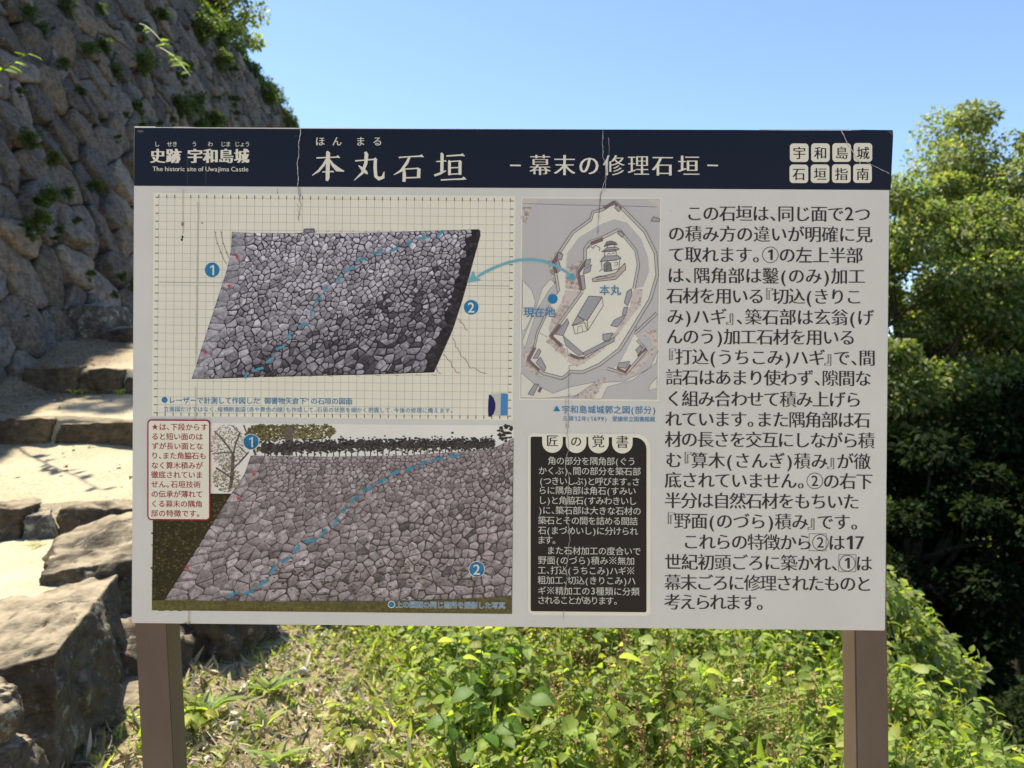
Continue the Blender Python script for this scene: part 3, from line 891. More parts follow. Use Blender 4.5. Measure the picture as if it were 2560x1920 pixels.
class Print:
    """Flat printed shapes, all in board coordinates, collected into one mesh per part of the print."""

    def __init__(self): self.v = []; self.f = []; self.c = []

    def raw(self, pts, faces, col, layer):
        o = len(self.v)
        self.v += [(x, -layer * .00016, z) for x, z in pts]
        self.f += [tuple(i + o for i in f) for f in faces]
        self.c += [col] * len(pts)

    def poly(self, M, pts, col, layer):
        P = [M(*p) for p in pts]
        a = sum(P[i][0] * P[(i + 1) % len(P)][1] - P[(i + 1) % len(P)][0] * P[i][1] for i in range(len(P)))
        if a < 0: P = P[::-1]
        self.raw(P, [tuple(range(len(P)))], col, layer)

    def tess(self, M, pts, col, layer):
        """Polygon that may be concave."""
        from mathutils.geometry import tessellate_polygon
        P = [M(*p) for p in pts]
        tri = tessellate_polygon([[Vector((x, z, 0)) for x, z in P]])
        out = []
        for t in tri:
            a, b, c = (P[i] for i in t)
            out.append(t if (b[0] - a[0]) * (c[1] - a[1]) - (c[0] - a[0]) * (b[1] - a[1]) > 0 else t[::-1])
        self.raw(P, out, col, layer)

    def line(self, M, pts, w, col, layer):
        """Open polyline of width w (crop pixels)."""
        for (x0, y0), (x1, y1) in zip(pts, pts[1:]):
            L = math.hypot(x1 - x0, y1 - y0)
            if L < 1e-6: continue
            nx, ny = -(y1 - y0) / L * w / 2, (x1 - x0) / L * w / 2
            self.poly(M, [(x0 + nx, y0 + ny), (x1 + nx, y1 + ny), (x1 - nx, y1 - ny), (x0 - nx, y0 - ny)], col, layer)

    def disc(self, M, x, y, r, col, layer, n=28, ry=None):
        self.poly(M, [(x + r * math.cos(2 * math.pi * i / n), y + (ry or r) * math.sin(2 * math.pi * i / n)) for i in range(n)], col, layer)

    def ring(self, M, x, y, r, w, col, layer, n=28):
        self.line(M, [(x + r * math.cos(2 * math.pi * i / n), y + r * math.sin(2 * math.pi * i / n)) for i in range(n + 1)], w, col, layer)

    def rrect(self, M, x0, y0, x1, y1, r, col, layer, skew=0.0, rtr=None):
        """Rounded rectangle; its rows sink by skew per pixel to the right."""
        pts = []
        for cx, cy, a0, rr in ((x1, y1, 0, r), (x0, y1, 90, r), (x0, y0, 180, r), (x1, y0, 270, rtr or r)):
            sx = -1 if cx == x1 else 1; sy = -1 if cy == y1 else 1
            for k in range(7):
                a = math.radians(a0 + k * 15)
                px, py = cx + sx * rr + rr * math.cos(a), cy + sy * rr + rr * math.sin(a)
                pts.append((px, py + skew * (px - x0)))
        self.poly(M, pts, col, layer)

    def star(self, M, x, y, r, col, layer):
        P = [(x + (r if i % 2 == 0 else r * .42) * math.sin(i * math.pi / 5), y - (r if i % 2 == 0 else r * .42) * math.cos(i * math.pi / 5)) for i in range(10)]
        self.tess(M, P, col, layer)

    def char(self, M, ch, cx, cy, em, col, layer, off=0.0, dup=0.0, copies=1, slope=0.0, wx=1.0, center=True):
        if ch in '①②':
            self.ring(M, cx, cy, em * .45, em * .035, col, layer, 30)
            self.char(M, '1' if ch == '①' else '2', cx, cy, em * .78, col, layer, off, dup, copies, slope)
            return
        if off < 0 and ch in DENSE: dup = dup * .7
        v, f = glyph(ch, off)
        if not v: return
        if off < 0 and (ch, off) in KEPT: dup = dup * .35
        if ch.isascii() and center:
            xs = [p[0] for p in v]; ox = (min(xs) + max(xs)) / 2
        else: ox = .5
        oy = .34 if ch.isascii() and ch not in '()' else .38
        sc = 1.1 if ch.isdigit() else 1.0
        for k in range(copies):
            dx = dup * (k - (copies - 1) / 2)
            pts = []
            for gx, gy in v:
                px = cx + ((gx - ox) * sc * wx + dx) * em; py = cy - (gy - oy) * sc * em
                pts.append(M(px, py + slope * (px - cx)))
            self.raw(pts, f, col, layer + k * .25)

    def text(self, M, s, x0, x1, y, em, col, layer, off=0.0, dup=0.0, copies=1, slope=.006):
        half = {'、': .52, '。': .58, '(': .5, ')': .5, '『': .5, '』': .5, '「': .5, '」': .5, '・': .5, '（': .5, '）': .5, '“': .6, '”': .6, ' ': .5, '　': 1.0}
        left = '、。』)」）”'; right = '『(「（“'
        adv = [half.get(c, .62 if c.isascii() else 1.0) for c in s]
        # optical bounds: the first and last sign fill their boxes
        tot = sum(adv)
        k = (x1 - x0) / (tot * em)
        x = x0
        for c, a in zip(s, adv):
            w = a * em * k
            cx = x + w / 2
            if c in '、。': cc = x + em * .52
            elif c in '』」）”': cc = x + em * .44 + (w - em * .5) * .3
            elif c in '『「（“': cc = x + w - em * .44
            else: cc = cx
            if c not in ' 　':
                self.char(M, c, cc, y + slope * (cc - x0), em, col, layer, off, dup, copies, slope)
            x += w

    def halo(self, M, s, x0, x1, y, em, col, layer, slope, w=.045):
        for i in range(8):
            a = i * math.pi / 4
            self.text(M, s, x0 + w * em * math.cos(a), x1 + w * em * math.cos(a), y + w * em * math.sin(a), em, col, layer + i * .06, 0, 0, 1, slope)

    def build(self, name, parent, mat=None):
        me = bpy.data.meshes.new(name); me.from_pydata(self.v, [], self.f); me.update()
        set_col(me, np.array(self.c))
        return link(name, me, mat or M_PRINT, parent)


# board
bm = bmesh.new()
bmesh.ops.create_cube(bm, size=1, matrix=Matrix.Diagonal((BW, .008, BH, 1)))
bmesh.ops.bevel(bm, geom=bm.edges[:], offset=.0012, segments=2, affect='EDGES')
me = bpy.data.meshes.new('board'); bm.to_mesh(me); bm.free()
WHITE = (.64, .612, .562)
set_col(me, np.full((len(me.vertices), 3), WHITE))
board = link('board', me, M_PRINT, sign)
board.matrix_local = Matrix.Translation(B_LOC + _n * .0041 - sign.location) @ B_ROT.to_4x4()
# prints hang on a frame whose y = 0 is the front face of the board
FRONT = -.0041


def place(o): o.location = (0, FRONT, 0); return o


NAVY = (.006, .008, .019); CREAM = (.74, .69, .56); PAPER = (.78, .73, .585); BLUE = (.022, .19, .38); INK = (.030, .026, .026); CRIM = (.33, .012, .045); BLUE2 = (.10, .40, .55)

# header band
p = Print()
p.tess(DSP, [(290.5, 276), (372, 276.3), (420, 277), (650, 278), (1200, 279.6), (1600, 280.5), (1700, 281.6), (1836, 281.8), (1845, 280), (1928, 281), (1929.5, 290), (1924, 410.6), (1400, 407.5), (800, 404.5), (289.6, 401.5)], NAVY, 1)
place(p.build('header_band', board))
p = Print()
p.poly(DSP, [(290.5, 272.6), (336, 273.2), (336, 275.8), (290.5, 275.5)], (.66, .62, .54), 1.5)
p.poly(DSP, [(374, 273.8), (404, 274), (440, 276), (650, 277.4), (650, 278.6), (374, 276.6)], (.62, .58, .50), 1.5)
p.poly(DSP, [(1640, 279.6), (1835, 279.4), (1835, 281.4), (1640, 281)], (.55, .55, .55), 1.5)
p.poly(DSP, [(1840, 280), (1858, 279.6), (1858, 281), (1840, 281.4)], (.6, .6, .6), 1.6)
p.poly(DSP, [(297, 281.5), (306, 281), (312, 284), (304, 287), (297, 285)], (.10, .09, .09), 1.5)
p.poly(DSP, [(1916, 283), (1929, 283), (1929, 294), (1922, 288)], (.06, .055, .05), 1.6)
place(p.build('peeling_film', board))

# header lettering (title signs drawn stroke by stroke)
p = Print()
S = C_HL
for ch, x in zip('史跡宇和島城', (172, 264, 387, 478, 566, 655)):
    p.char(S, ch, x, 207, 88, CREAM, 3, .008, .045, 3, .004)
for ch, x in zip(['し', 'せき', 'う', 'わ', 'じま', 'じょう'], ((154, 182), (225, 285), (366, 400), (458, 492), (535, 592), (615, 703))):
    p.text(S, ch, x[0], x[1], 139, 33, CREAM, 3, 0, 0, 1, .004)
# roman line, set with the fonts' own spacing
_w = {}
xx = 0.0
eng = 'The historic site of Uwajima Castle'
adv = {'i': .25, 'j': .26, 't': .36, 'r': .38, 'f': .34, ' ': .27, 's': .47, 'c': .52, 'm': .86, 'w': .78, 'T': .6, 'U': .72, 'C': .68, 'l': .25, 'e': .54}
tot = sum(adv.get(c, .57) for c in eng)
for c in eng:
    a = adv.get(c, .57)
    if c != ' ': 
        cx = 143 + (xx + a / 2) / tot * 552
        p.char(S, c, cx, 281.5 + .004 * (cx - 143), 38, CREAM, 3, -.004, .022, 2, .004)
    xx += a

place(p.build('site_name_lettering', board))
p = Print()
for ch, x in zip('ほんまる', (1107, 1204, 1340, 1437)):
    p.char(S, ch, x, 123, 58, CREAM, 3, -.006, .03, 2, .004)


def stroke(pts, col=CREAM):
    """Brush stroke through (x, y, width) points."""
    pts = [(a, b, w * (1.22 if w > 9 else 1.1)) for a, b, w in pts]
    L, R_ = [], []
    for i, (x, y, w) in enumerate(pts):
        a = pts[max(i - 1, 0)]; b = pts[min(i + 1, len(pts) - 1)]
        dx, dy = b[0] - a[0], b[1] - a[1]; l = math.hypot(dx, dy) or 1
        nx, ny = -dy / l * w / 2, dx / l * w / 2
        L.append((x + nx, y + ny)); R_.append((x - nx, y - ny))
    for i in range(len(pts) - 1):
        p.poly(S, [L[i], L[i + 1], R_[i + 1], R_[i]], col, 3 + .03 * (stroke.k % 12))
    stroke.k += 1


stroke.k = 0


def serif(x, y, s=14):
    p.poly(S, [(x - s * 1.5, y), (x - s * .2, y - s), (x + s * .8, y + 2)], CREAM, 3 + .03 * (stroke.k % 12)); stroke.k += 1


# 本
stroke([(1086, 219, 7), (1150, 216, 6), (1214, 214, 7)]); serif(1212, 217)
stroke([(1147, 180, 9), (1153, 190, 19), (1152, 260, 19), (1150, 335, 18), (1146, 351, 12)])
stroke([(1147, 222, 10), (1128, 258, 12), (1098, 294, 11), (1061, 320, 3)])
stroke([(1157, 222, 6), (1178, 256, 14), (1206, 284, 22), (1245, 296, 5)])
stroke([(1120, 300, 6), (1184, 297, 7)]); serif(1182, 300, 9)
# 丸
stroke([(1309, 236, 7), (1370, 231, 6), (1428, 226, 8)]); serif(1428, 228, 12)
stroke([(1368, 184, 12), (1374, 200, 18), (1370, 250, 16), (1350, 305, 13), (1303, 348, 3)])
stroke([(1425, 226, 15), (1424, 280, 16), (1428, 325, 16), (1446, 339, 18), (1470, 330, 16), (1476, 298, 3)])
stroke([(1328, 262, 4), (1352, 284, 16), (1372, 302, 15), (1380, 312, 5)])
# 石
stroke([(1560, 216, 7), (1620, 212, 6), (1690, 208, 8)]); serif(1694, 213, 15)
stroke([(1622, 214, 10), (1606, 248, 14), (1574, 292, 12), (1531, 317, 3)])
stroke([(1590, 282, 10), (1592, 320, 17), (1590, 356, 15)])
stroke([(1592, 283, 6), (1672, 279, 7)]); serif(1674, 283, 10)
stroke([(1676, 280, 16), (1674, 335, 16)])
stroke([(1592, 334, 7), (1674, 331, 7)])
# 垣
stroke([(1776, 240, 6), (1832, 236, 6)]); serif(1830, 239, 8)
stroke([(1804, 190, 9), (1810, 200, 15), (1808, 300, 15)])
stroke([(1765, 320, 10), (1800, 308, 11), (1832, 292, 5)])
stroke([(1834, 208, 7), (1926, 202, 8)]); serif(1930, 207, 15)
stroke([(1850, 232, 9), (1852, 245, 14), (1852, 318, 13)])
stroke([(1852, 240, 6), (1914, 236, 6)]); serif(1916, 240, 9)
stroke([(1913, 238, 15), (1912, 316, 14)])
stroke([(1852, 276, 6), (1912, 274, 6)])
stroke([(1852, 313, 6), (1912, 310, 6)])
stroke([(1802, 346, 7), (1880, 342, 7), (1934, 340, 9)]); serif(1938, 342, 16)
place(p.build('title_lettering', board))
p = Print()
S = C_HR
for ch, x in zip('幕末の修理石垣', (244, 379, 514, 652, 787, 922, 1065)):
    p.char(S, ch, x, 249 + .004 * (x - 244), 124, CREAM, 3, -.012, .030, 3, .004)
for x0, x1 in ((78, 137), (1168, 1227)):
    p.poly(S, [(x0, 247), (x1, 248), (x1, 256), (x0, 255)], CREAM, 3)
place(p.build('subtitle_lettering', board))

# emblem of eight small tiles
for j, row in enumerate(('宇和島城', '石垣指南')):
    for i, ch in enumerate(row):
        p = Print()
        x0 = 1625 + i * 117.3 - j * 2; y0 = 130 + j * 116.5
        p.rrect(C_HR, x0, y0 - i * .8, x0 + 103, y0 + 102 - i * .3, 19, CREAM, 2, .004)
        p.char(C_HR, ch, x0 + 52, y0 + 53, 74, NAVY, 4, -.006, .035, 2, .004)
        place(p.build('emblem_tile', board))

# body text
p = Print()
for s, x0, x1, y in LINES_BODY:
    sl_ = .0038 + (y - 275) / 1080 * .005
    p.text(DSP, s, x0, x1, y - .5, 37.8, INK, 2, -.010, .026, 3, sl_)
for x0, y0 in ((1748, 1153), (1812, 1198)):
    q = [(x0, y0), (x0 + 37, y0 + .3), (x0 + 36.5, y0 + 37), (x0 - .5, y0 + 36.7), (x0, y0)]
    p.line(DSP, q, 1.3, (.22, .22, .2), 2)
place(p.build('body_lettering', board))


def warp_fill(p, M, left, right, top, bottom, sites, rect, colour, gap, gapcol, layer, hl=None, rr=None, rounds=1, wmax=260.0):
    """Stones between four edge curves: sites live in rect, edges give crop pixels."""
    def mp(a, b):
        return left(b) + (right(b) - left(b)) * a, top(a) + (bottom(a) - top(a)) * b

    def w(a, b):
        yb = top(a) + (bottom(a) - top(a)) * b
        y01 = (yb - top(a)) / max(bottom(a) - top(a), 1)
        return left(y01) + (right(y01) - left(y01)) * a, yb
    n = 24
    ed = [(i / n, 0) for i in range(n)] + [(1, i / n) for i in range(n)] + [(1 - i / n, 1) for i in range(n)] + [(0, 1 - i / n) for i in range(n)]
    p.tess(M, [w(*e) for e in ed], gapcol, layer)
    X0, Y0, X1, Y1 = rect
    wt = rr.uniform(0, 1, len(sites)) ** 2 * wmax
    for (sx, sy), poly in zip(sites, voronoi(sites, rect, wt)):
        if len(poly) < 3 or np.ptp(np.array(poly), axis=0).min() < 3: continue
        c = np.mean(poly, 0)
        P = np.array(poly)
        sz = math.sqrt(max(np.ptp(P[:, 0]) * np.ptp(P[:, 1]), 1e-6))
        a01, b01 = (c[0] - X0) / (X1 - X0), (c[1] - Y0) / (Y1 - Y0)
        g = max(.35, 1 - gap(a01, b01) / sz)
        q = [tuple(c + (x - c) * g) for x in P]
        q = [tuple(np.array(x) + rr.normal(0, .035 * sz, 2)) for x in q] if a01 > .07 else q
        q = chaikin(q, rounds, .13)
        col = np.array(colour(a01, b01))
        o = len(p.c); p.poly(M, [w((x - X0) / (X1 - X0), (y - Y0) / (Y1 - Y0)) for x, y in q], tuple(col), layer + 1)
        for i in range(o, len(p.c)): p.c[i] = tuple(col * (.62 if p.v[i][2] < np.mean([t[2] for t in p.v[o:]]) else 1.22) * rr.uniform(.85, 1.12))
        if hl and rr.random() < hl:
            k = rr.uniform(.4, .72); o = (np.array(q).max(0) - np.array(q).min(0)) * rr.uniform(-.12, .12, 2)
            q2 = [tuple(c + o + (np.array(x) - c) * k * rr.uniform(.85, 1.1)) for x in q]
            p.poly(M, [w((x - X0) / (X1 - X0), (y - Y0) / (Y1 - Y0)) for x, y in q2], tuple(col * rr.uniform(.72, 1.32)), layer + 2)


def interp_fn(xs, ys): return lambda t: float(np.interp(t, xs, ys))


def rows_of_stones(r, rect, h0, h1, asp, jit, extra):
    X0, Y0, X1, Y1 = rect; y = Y0; out = []
    while y < Y1:
        h = (h0 + (h1 - h0) * (y - Y0) / (Y1 - Y0)) * r.uniform(.8, 1.2); x = X0 - r.uniform(0, h)
        while x < X1:
            w = h * r.uniform(*asp)
            px, py = x + w / 2 + r.normal(0, jit * h), y + h / 2 + r.normal(0, jit * h)
            if X0 < px < X1 and Y0 < py < Y1: out.append((px, py))
            if r.random() < extra((px - X0) / (X1 - X0), (py - Y0) / (Y1 - Y0)): out.append((np.clip(px + r.normal(0, h * .5), X0 + 2, X1 - 2), np.clip(py + r.normal(0, h * .5), Y0 + 2, Y1 - 2)))
            x += w
        y += h
    return out


# elevation drawing on its squared sheet
rp = np.random.default_rng(90)
p = Print(); M = C_DR
p.poly(M, [(57, 27), (2186, 47), (2170, 1366), (47, 1341)], PAPER, 1)
place(p.build('drawing_sheet', board))
p = Print()
TL, TR, BR, BL = np.array((88, 55.)), np.array((2155, 77.)), np.array((2140, 1342.)), np.array((78, 1322.))
GRID = (.42, .39, .37)
for i in range(45):
    a = TL + (TR - TL) * i / 44; b = BL + (BR - BL) * i / 44
    p.line(M, [tuple(a), tuple(b)], 2.0, GRID, 2)
    p.line(M, [(a[0], a[1] - 16), (a[0], a[1] + 4)], 5, (.12, .11, .12), 2.6); p.line(M, [(b[0], b[1] - 2), (b[0], b[1] + 18)], 5, (.12, .11, .12), 2.6)
for i in range(28):
    a = TL + (BL - TL) * i / 27; b = TR + (BR - TR) * i / 27
    p.line(M, [tuple(a), tuple(b)], 2.0, GRID, 2.3)
    p.line(M, [(a[0] - 20, a[1]), (a[0] + 0, a[1])], 5, (.12, .11, .12), 2.6); p.line(M, [(b[0] + 0, b[1]), (b[0] + 20, b[1])], 5, (.12, .11, .12), 2.6)
p.line(M, [(86, 554), (2148, 577)], 3.4, (.30, .28, .27), 2.7)
place(p.build('grid_lines', board))

p = Print()
left = interp_fn([0, .14, .26, 1], [518, 512, 488, 281]); right = interp_fn([0, .02, .36, .51, .70, 1], [1972, 1985, 1906, 1870, 1818, 1706])
top = interp_fn([0, .05, .27, .285, .325, .335, .6, 1], [258, 264, 268, 262, 264, 270, 262, 243]); bottom = interp_fn([0, .08, .25, .55, .8, 1], [1123, 1123, 1114, 1104, 1095, 1085])
dash = [((1760, 250), (1725, 292)), ((1680, 287), (1615, 299)), ((1577, 310), (1535, 338)), ((1500, 350), (1445, 373)), ((1405, 373), (1345, 392)), ((1308, 412), (1245, 431)), ((1238, 460), (1180, 494)), ((1158, 515), (1140, 560)),
        ((1080, 572), (1058, 610)), ((1046, 642), (1010, 672)), ((986, 706), (982, 756)), ((965, 797), (905, 814)), ((868, 842), (850, 890)), ((830, 931), (778, 952)), ((766, 995), (718, 1029)), ((705, 1057), (640, 1079)), ((612, 1084), (595, 1120))]
rect = (0, 0, 1500, 850)


def upper(a, b): return (1 - a) * .95 + .12 > b      # the coursed half, upper left


def dcol(a, b):
    if a > .955: return np.array((.028, .022, .024)) * rp.uniform(.6, 2.0)
    if a < .07: return np.array((.44, .40, .43)) * rp.uniform(.85, 1.1)
    k = (.54 if upper(a, b) else .47) - .17 * b
    k *= rp.uniform(.65, 1.35)
    if not upper(a, b) and rp.random() < .22: k *= .3
    return np.array((k, k * .89, k * .99))


sites = rows_of_stones(rp, rect, 22, 34, (.9, 2.5), .24, lambda a, b: .12 if upper(a, b) else .6)
sites = [s for s in sites if s[0] > 105]
y = 0
while y < 850:
    sites.append((rp.uniform(30, 80), y + 18)); y += rp.uniform(26, 44)
    if rp.random() < .5: sites.append((rp.uniform(95, 125), y))
warp_fill(p, M, left, right, top, bottom, sites, rect, dcol, lambda a, b: (5.5 if upper(a, b) else 7.5) * rp.uniform(.6, 1.4) if a > .07 else 2.5, (.030, .022, .028), 3, .85, rp, 1)
p.poly(M, [(940, 240), (1002, 238), (1008, 264), (937, 266)], (.05, .04, .05), 3); p.poly(M, [(944, 244), (999, 243), (1004, 261), (941, 262)], (.30, .28, .30), 4)
for a, b in dash:
    m = ((a[0] + b[0]) / 2 + rp.uniform(-5, 5), (a[1] + b[1]) / 2 + rp.uniform(-5, 5))
    p.line(M, [a, m, b], 15, (.10, .34, .46), 6.5)
for x, y in ((548, 402), (503, 577), (360, 967)): p.star(M, x, y, 17, (.62, .07, .08), 6.5)
RED = (.36, .14, .15)
for pts in ([(1845, 768), (1862, 778), (1858, 790), (1876, 796), (1885, 812), (1888, 828), (1900, 838), (1902, 832)], [(1815, 882), (1830, 905), (1832, 935), (1848, 945), (1866, 990), (1890, 1005), (1920, 1060), (1945, 1058), (1980, 1085), (2016, 1091)],
            [(1760, 980), (1776, 990), (1790, 1015), (1806, 1020), (1812, 1052), (1826, 1060), (1836, 1084), (1860, 1088)], [(420, 258), (428, 310), (446, 360), (470, 420), (488, 450)], [(455, 258), (462, 310), (480, 360), (502, 415)],
            [(1712, 1050), (1722, 1062), (1730, 1085), (1748, 1094)]):
    p.line(M, pts, 2.8, RED, 5.5)
for x, y in ((412, 258), (424, 325), (445, 378), (448, 258), (458, 325), (480, 380)): p.line(M, [(x, y), (x + 14, y + 4)], 2.8, RED, 5.6)
for x in (560, 640, 740, 850, 960, 1080, 1240, 1360, 1470, 1600, 1690): p.line(M, [(x, 1114 - x * .012), (x + 18, 1122 - x * .012), (x + 30, 1120 - x * .012)], 2.5, (.45, .30, .30), 2.9)
for x in range(1000, 1900, 74): p.line(M, [(x, 262), (x + 12, 250), (x + 16, 258)], 2.4, (.45, .30, .30), 2.9)
place(p.build('wall_elevation', board, M_PICTURE))

for x, y, c in ((402, 482, '1'), (1925, 702, '2')):
    p = Print(); p.disc(M, x, y, 43, BLUE, 4, 40); p.char(M, c, x, y + 2, 76, PAPER, 5, .01); place(p.build('number_marker', board))
p = Print()
arc = [(1240, 603), (1222, 587), (1200, 574), (1175, 565), (1150, 561), (1122, 562), (1096, 568), (1072, 577), (1050, 587), (1032, 598)]
A = np.array(arc, float)
for i in range(len(A) - 1):
    d = A[i + 1] - A[i]; A2 = A[i + 1] + d / np.linalg.norm(d) * .3
    p.line(DSP, [tuple(A[i]), tuple(A2)], 5.5, (.16, .42, .50), 8 + .05 * i)
p.poly(DSP, [(1011, 611), (1022, 585), (1027, 598), (1040, 606)], (.16, .42, .50), 8.6)
p.poly(DSP, [(1243, 605), (1222, 603), (1230, 596), (1238, 589)], (.10, .36, .46), 8.6)
place(p.build('curved_arrow', board))

p = Print()
p.disc(M, 122, 1247, 17, BLUE, 4)
p.text(M, 'レーザーで計測して作図した“御書物矢倉下”の石垣の図面', 145, 1228, 1249, 42, BLUE, 4, .004, .012, 2, .005)
p.text(M, '立面図だけではなく、縦横断面図（赤や黄色の線）も作成して、石垣の状態を細かく把握して、今後の修理に備えます。', 115, 1822, 1300, 33, BLUE, 4, 0, 0, 1, .0055)
place(p.build('drawing_caption', board))
p = Print()
p.poly(M, [(2034, 1212), (2100, 1210), (2098, 1338), (2030, 1334)], (.52, .50, .44), 4)
p.poly(M, [(2100, 1209), (2130, 1209), (2140, 1216), (2138, 1338), (2097, 1338)], (.06, .23, .46), 5)
p.tess(M, [(2030, 1216), (2042, 1218), (2058, 1236), (2068, 1270), (2067, 1300), (2056, 1330), (2040, 1347), (2026, 1344), (2024, 1300), (2026, 1250)], (.012, .014, .09), 5)
place(p.build('torn_sticker', board))

# printed photograph of the same wall
rp = np.random.default_rng(95)
p = Print(); M = C_PH
OUT = [(432, 63), (1280, 70), (2176, 77), (2166, 1163), (1100, 1152), (92, 1142), (98, 620), (100, 300)]
p.tess(M, [(103, 60), (2176, 77), (2166, 1163), (92, 1142)], (.78, .74, .66), 1)
place(p.build('picture_backing', board))
p = Print()
p.tess(M, [(98, 600), (300, 500), (430, 470), (560, 470), (165, 1084), (92, 1086)], (.036, .030, .010), 2)
for _ in range(900):
    x = rp.uniform(96, 545); y = rp.uniform(490, 1080)
    if x + (y - 470) * .645 < 545: p.disc(M, x, y, rp.uniform(5, 12), tuple(np.array((.055, .045, .014)) * rp.uniform(.3, 2.2)), 2.4 + rp.random() * .4, 5, rp.uniform(3, 8))
p.tess(M, [(92, 1082), (700, 1090), (1500, 1090), (2167, 1060), (2166, 1163), (92, 1142)], (.13, .112, .036), 2)
for _ in range(420):
    x = rp.uniform(100, 2160); y = rp.uniform(1095, 1145)
    p.disc(M, x, y, rp.uniform(6, 18), tuple(np.array((.14, .12, .035)) * rp.uniform(.7, 1.3)), 2.3 + rp.random() * .4, 5, rp.uniform(2, 5))


def leafblob(cx, cy, rx, ry, n, col, s=(5, 14), layer=2.2):
    for _ in range(n):
        a = rp.uniform(0, 6.28); q = rp.random() ** .5
        x, y = cx + rx * q * math.cos(a), cy + ry * q * math.sin(a)
        if y < 72 or x > 2165 or x < 434 and y < 625: continue
        p.disc(M, x, y, rp.uniform(*s), tuple(np.array(col) * rp.uniform(.5, 1.6)), layer + rp.random() * .5, 5, rp.uniform(s[0] * .6, s[1] * .7))


TW = (.15, .12, .10)
for x0, y0, x1, y1, w in ((545, 440, 560, 250, 20), (560, 250, 600, 120, 10), (560, 250, 500, 160, 10), (555, 330, 650, 230, 9), (550, 380, 460, 320, 9), (690, 250, 650, 120, 14), (650, 150, 620, 75, 8), (500, 160, 450, 110, 6), (600, 120, 560, 80, 5), (560, 230, 440, 240, 5), (880, 250, 882, 80, 46), (640, 240, 600, 200, 6)):
    p.line(M, [(x0, y0), ((x0 + x1) / 2 + rp.uniform(-8, 8), (y0 + y1) / 2), (x1, y1)], w, TW, 2.9)
leafblob(530, 200, 100, 130, 620, (.36, .31, .22), (2.5, 7)); leafblob(520, 380, 80, 80, 330, (.30, .25, .15), (3, 8)); leafblob(790, 110, 120, 55, 620, (.15, .125, .045), (4, 10)); leafblob(1000, 110, 150, 50, 620, (.17, .14, .05), (4, 10)); leafblob(700, 150, 70, 80, 130, (.11, .09, .03))
leafblob(2150, 120, 70, 50, 90, (.04, .035, .025))
for _ in range(3200):
    a = rp.random(); x = 725 + a * 1340; y = np.interp(a, [0, .1, .4, 1], [215, 205, 192, 185]) + rp.normal(0, 17)
    p.disc(M, x, y, rp.uniform(4, 10), tuple(np.array((.042, .034, .032)) * rp.uniform(.4, 2.4)), 3.0 + rp.random() * .3, 6, rp.uniform(3, 7))
for x in range(740, 2060, 36): p.line(M, [(x, 215), (x + rp.uniform(-6, 6), 256)], 6, (.06, .04, .04), 2.95)
left = interp_fn([0, .13, .27, 1], [662, 625, 545, 165]); right = interp_fn([0, 1], [2175, 2167])
top = interp_fn([0, .3, .6, .8, .92, 1], [252, 258, 250, 228, 214, 150]); bottom = interp_fn([0, .25, .6, .85, 1], [1082, 1090, 1092, 1080, 1060])
rect = (0, 0, 1700, 840)


def upper(a, b): return (1 - a) * 1.02 + .10 > b


def pcol(a, b):
    k = .36 * rp.uniform(.72, 1.3)
    if not upper(a, b) and rp.random() < .10: k *= .55
    return np.array((k * 1.07, k * .89, k * .88))


sites = rows_of_stones(rp, rect, 21, 50, (.9, 2.3), .22, lambda a, b: .10 if upper(a, b) else .45)
sites = [s for s in sites if s[0] > 110]
y = 0
while y < 840:
    sites.append((rp.uniform(25, 75), y + 22)); y += rp.uniform(34, 62)
warp_fill(p, M, left, right, top, bottom, sites, rect, pcol, lambda a, b: (4.0 if upper(a, b) else 6.5) * rp.uniform(.6, 1.3), (.085, .066, .062), 4, .8, rp, 1)
for _ in range(170):
    a = rp.uniform(.25, 1); x = 300 + a * 1800; y = rp.uniform(850, 1080)
    p.disc(M, x, y, rp.uniform(5, 14), tuple(np.array((.085, .08, .03)) * rp.uniform(.6, 1.5)), 6.3 + rp.random() * .2, 5, rp.uniform(3, 6))
dash2 = [((1866, 243), (1808, 260)), ((1772, 266), (1712, 279)), ((1682, 284), (1634, 306)), ((1602, 314), (1554, 341)), ((1520, 338), (1464, 363)), ((1446, 384), (1394, 411)), ((1362, 429), (1308, 456)), ((1280, 479), (1245, 518)), ((1216, 544), (1188, 583)),
         ((1162, 609), (1143, 662)), ((1096, 674), (1068, 716)), ((1042, 733), (973, 746)), ((942, 763), (908, 812)), ((886, 838), (838, 866)), ((797, 884), (775, 936)), ((756, 969), (705, 1002)), ((682, 1030), (620, 1047)), ((582, 1038), (534, 1066))]
for a, b in dash2:
    p.line(M, [a, ((a[0] + b[0]) / 2 + rp.uniform(-4, 4), (a[1] + b[1]) / 2 + rp.uniform(-4, 4)), b], 17, (.075, .30, .42), 7)
for x, y in ((681, 357), (593, 497), (298, 893)): p.star(M, x, y, 18, (.60, .10, .09), 7)
for x, y, c in ((664, 172, '1'), (1963, 905, '2')):
    p.disc(M, x, y, 47, PAPER, 7, 40); p.disc(M, x, y, 43, BLUE, 8, 40); p.char(M, c, x, y + 2, 76, PAPER, 9, .01)
place(p.build('printed_photograph', board, M_PICTURE))
p = Print()
p.disc(M, 1473, 1107, 21, PAPER, 9); p.disc(M, 1473, 1107, 17, BLUE, 10)
p.halo(M, '上の図面の同じ箇所を撮影した写真', 1497, 2127, 1107, 41, (.60, .58, .52), 9.2, .009)
p.text(M, '上の図面の同じ箇所を撮影した写真', 1497, 2127, 1107, 41, BLUE, 10, 0, .012, 2, .009)
place(p.build('photograph_caption', board))

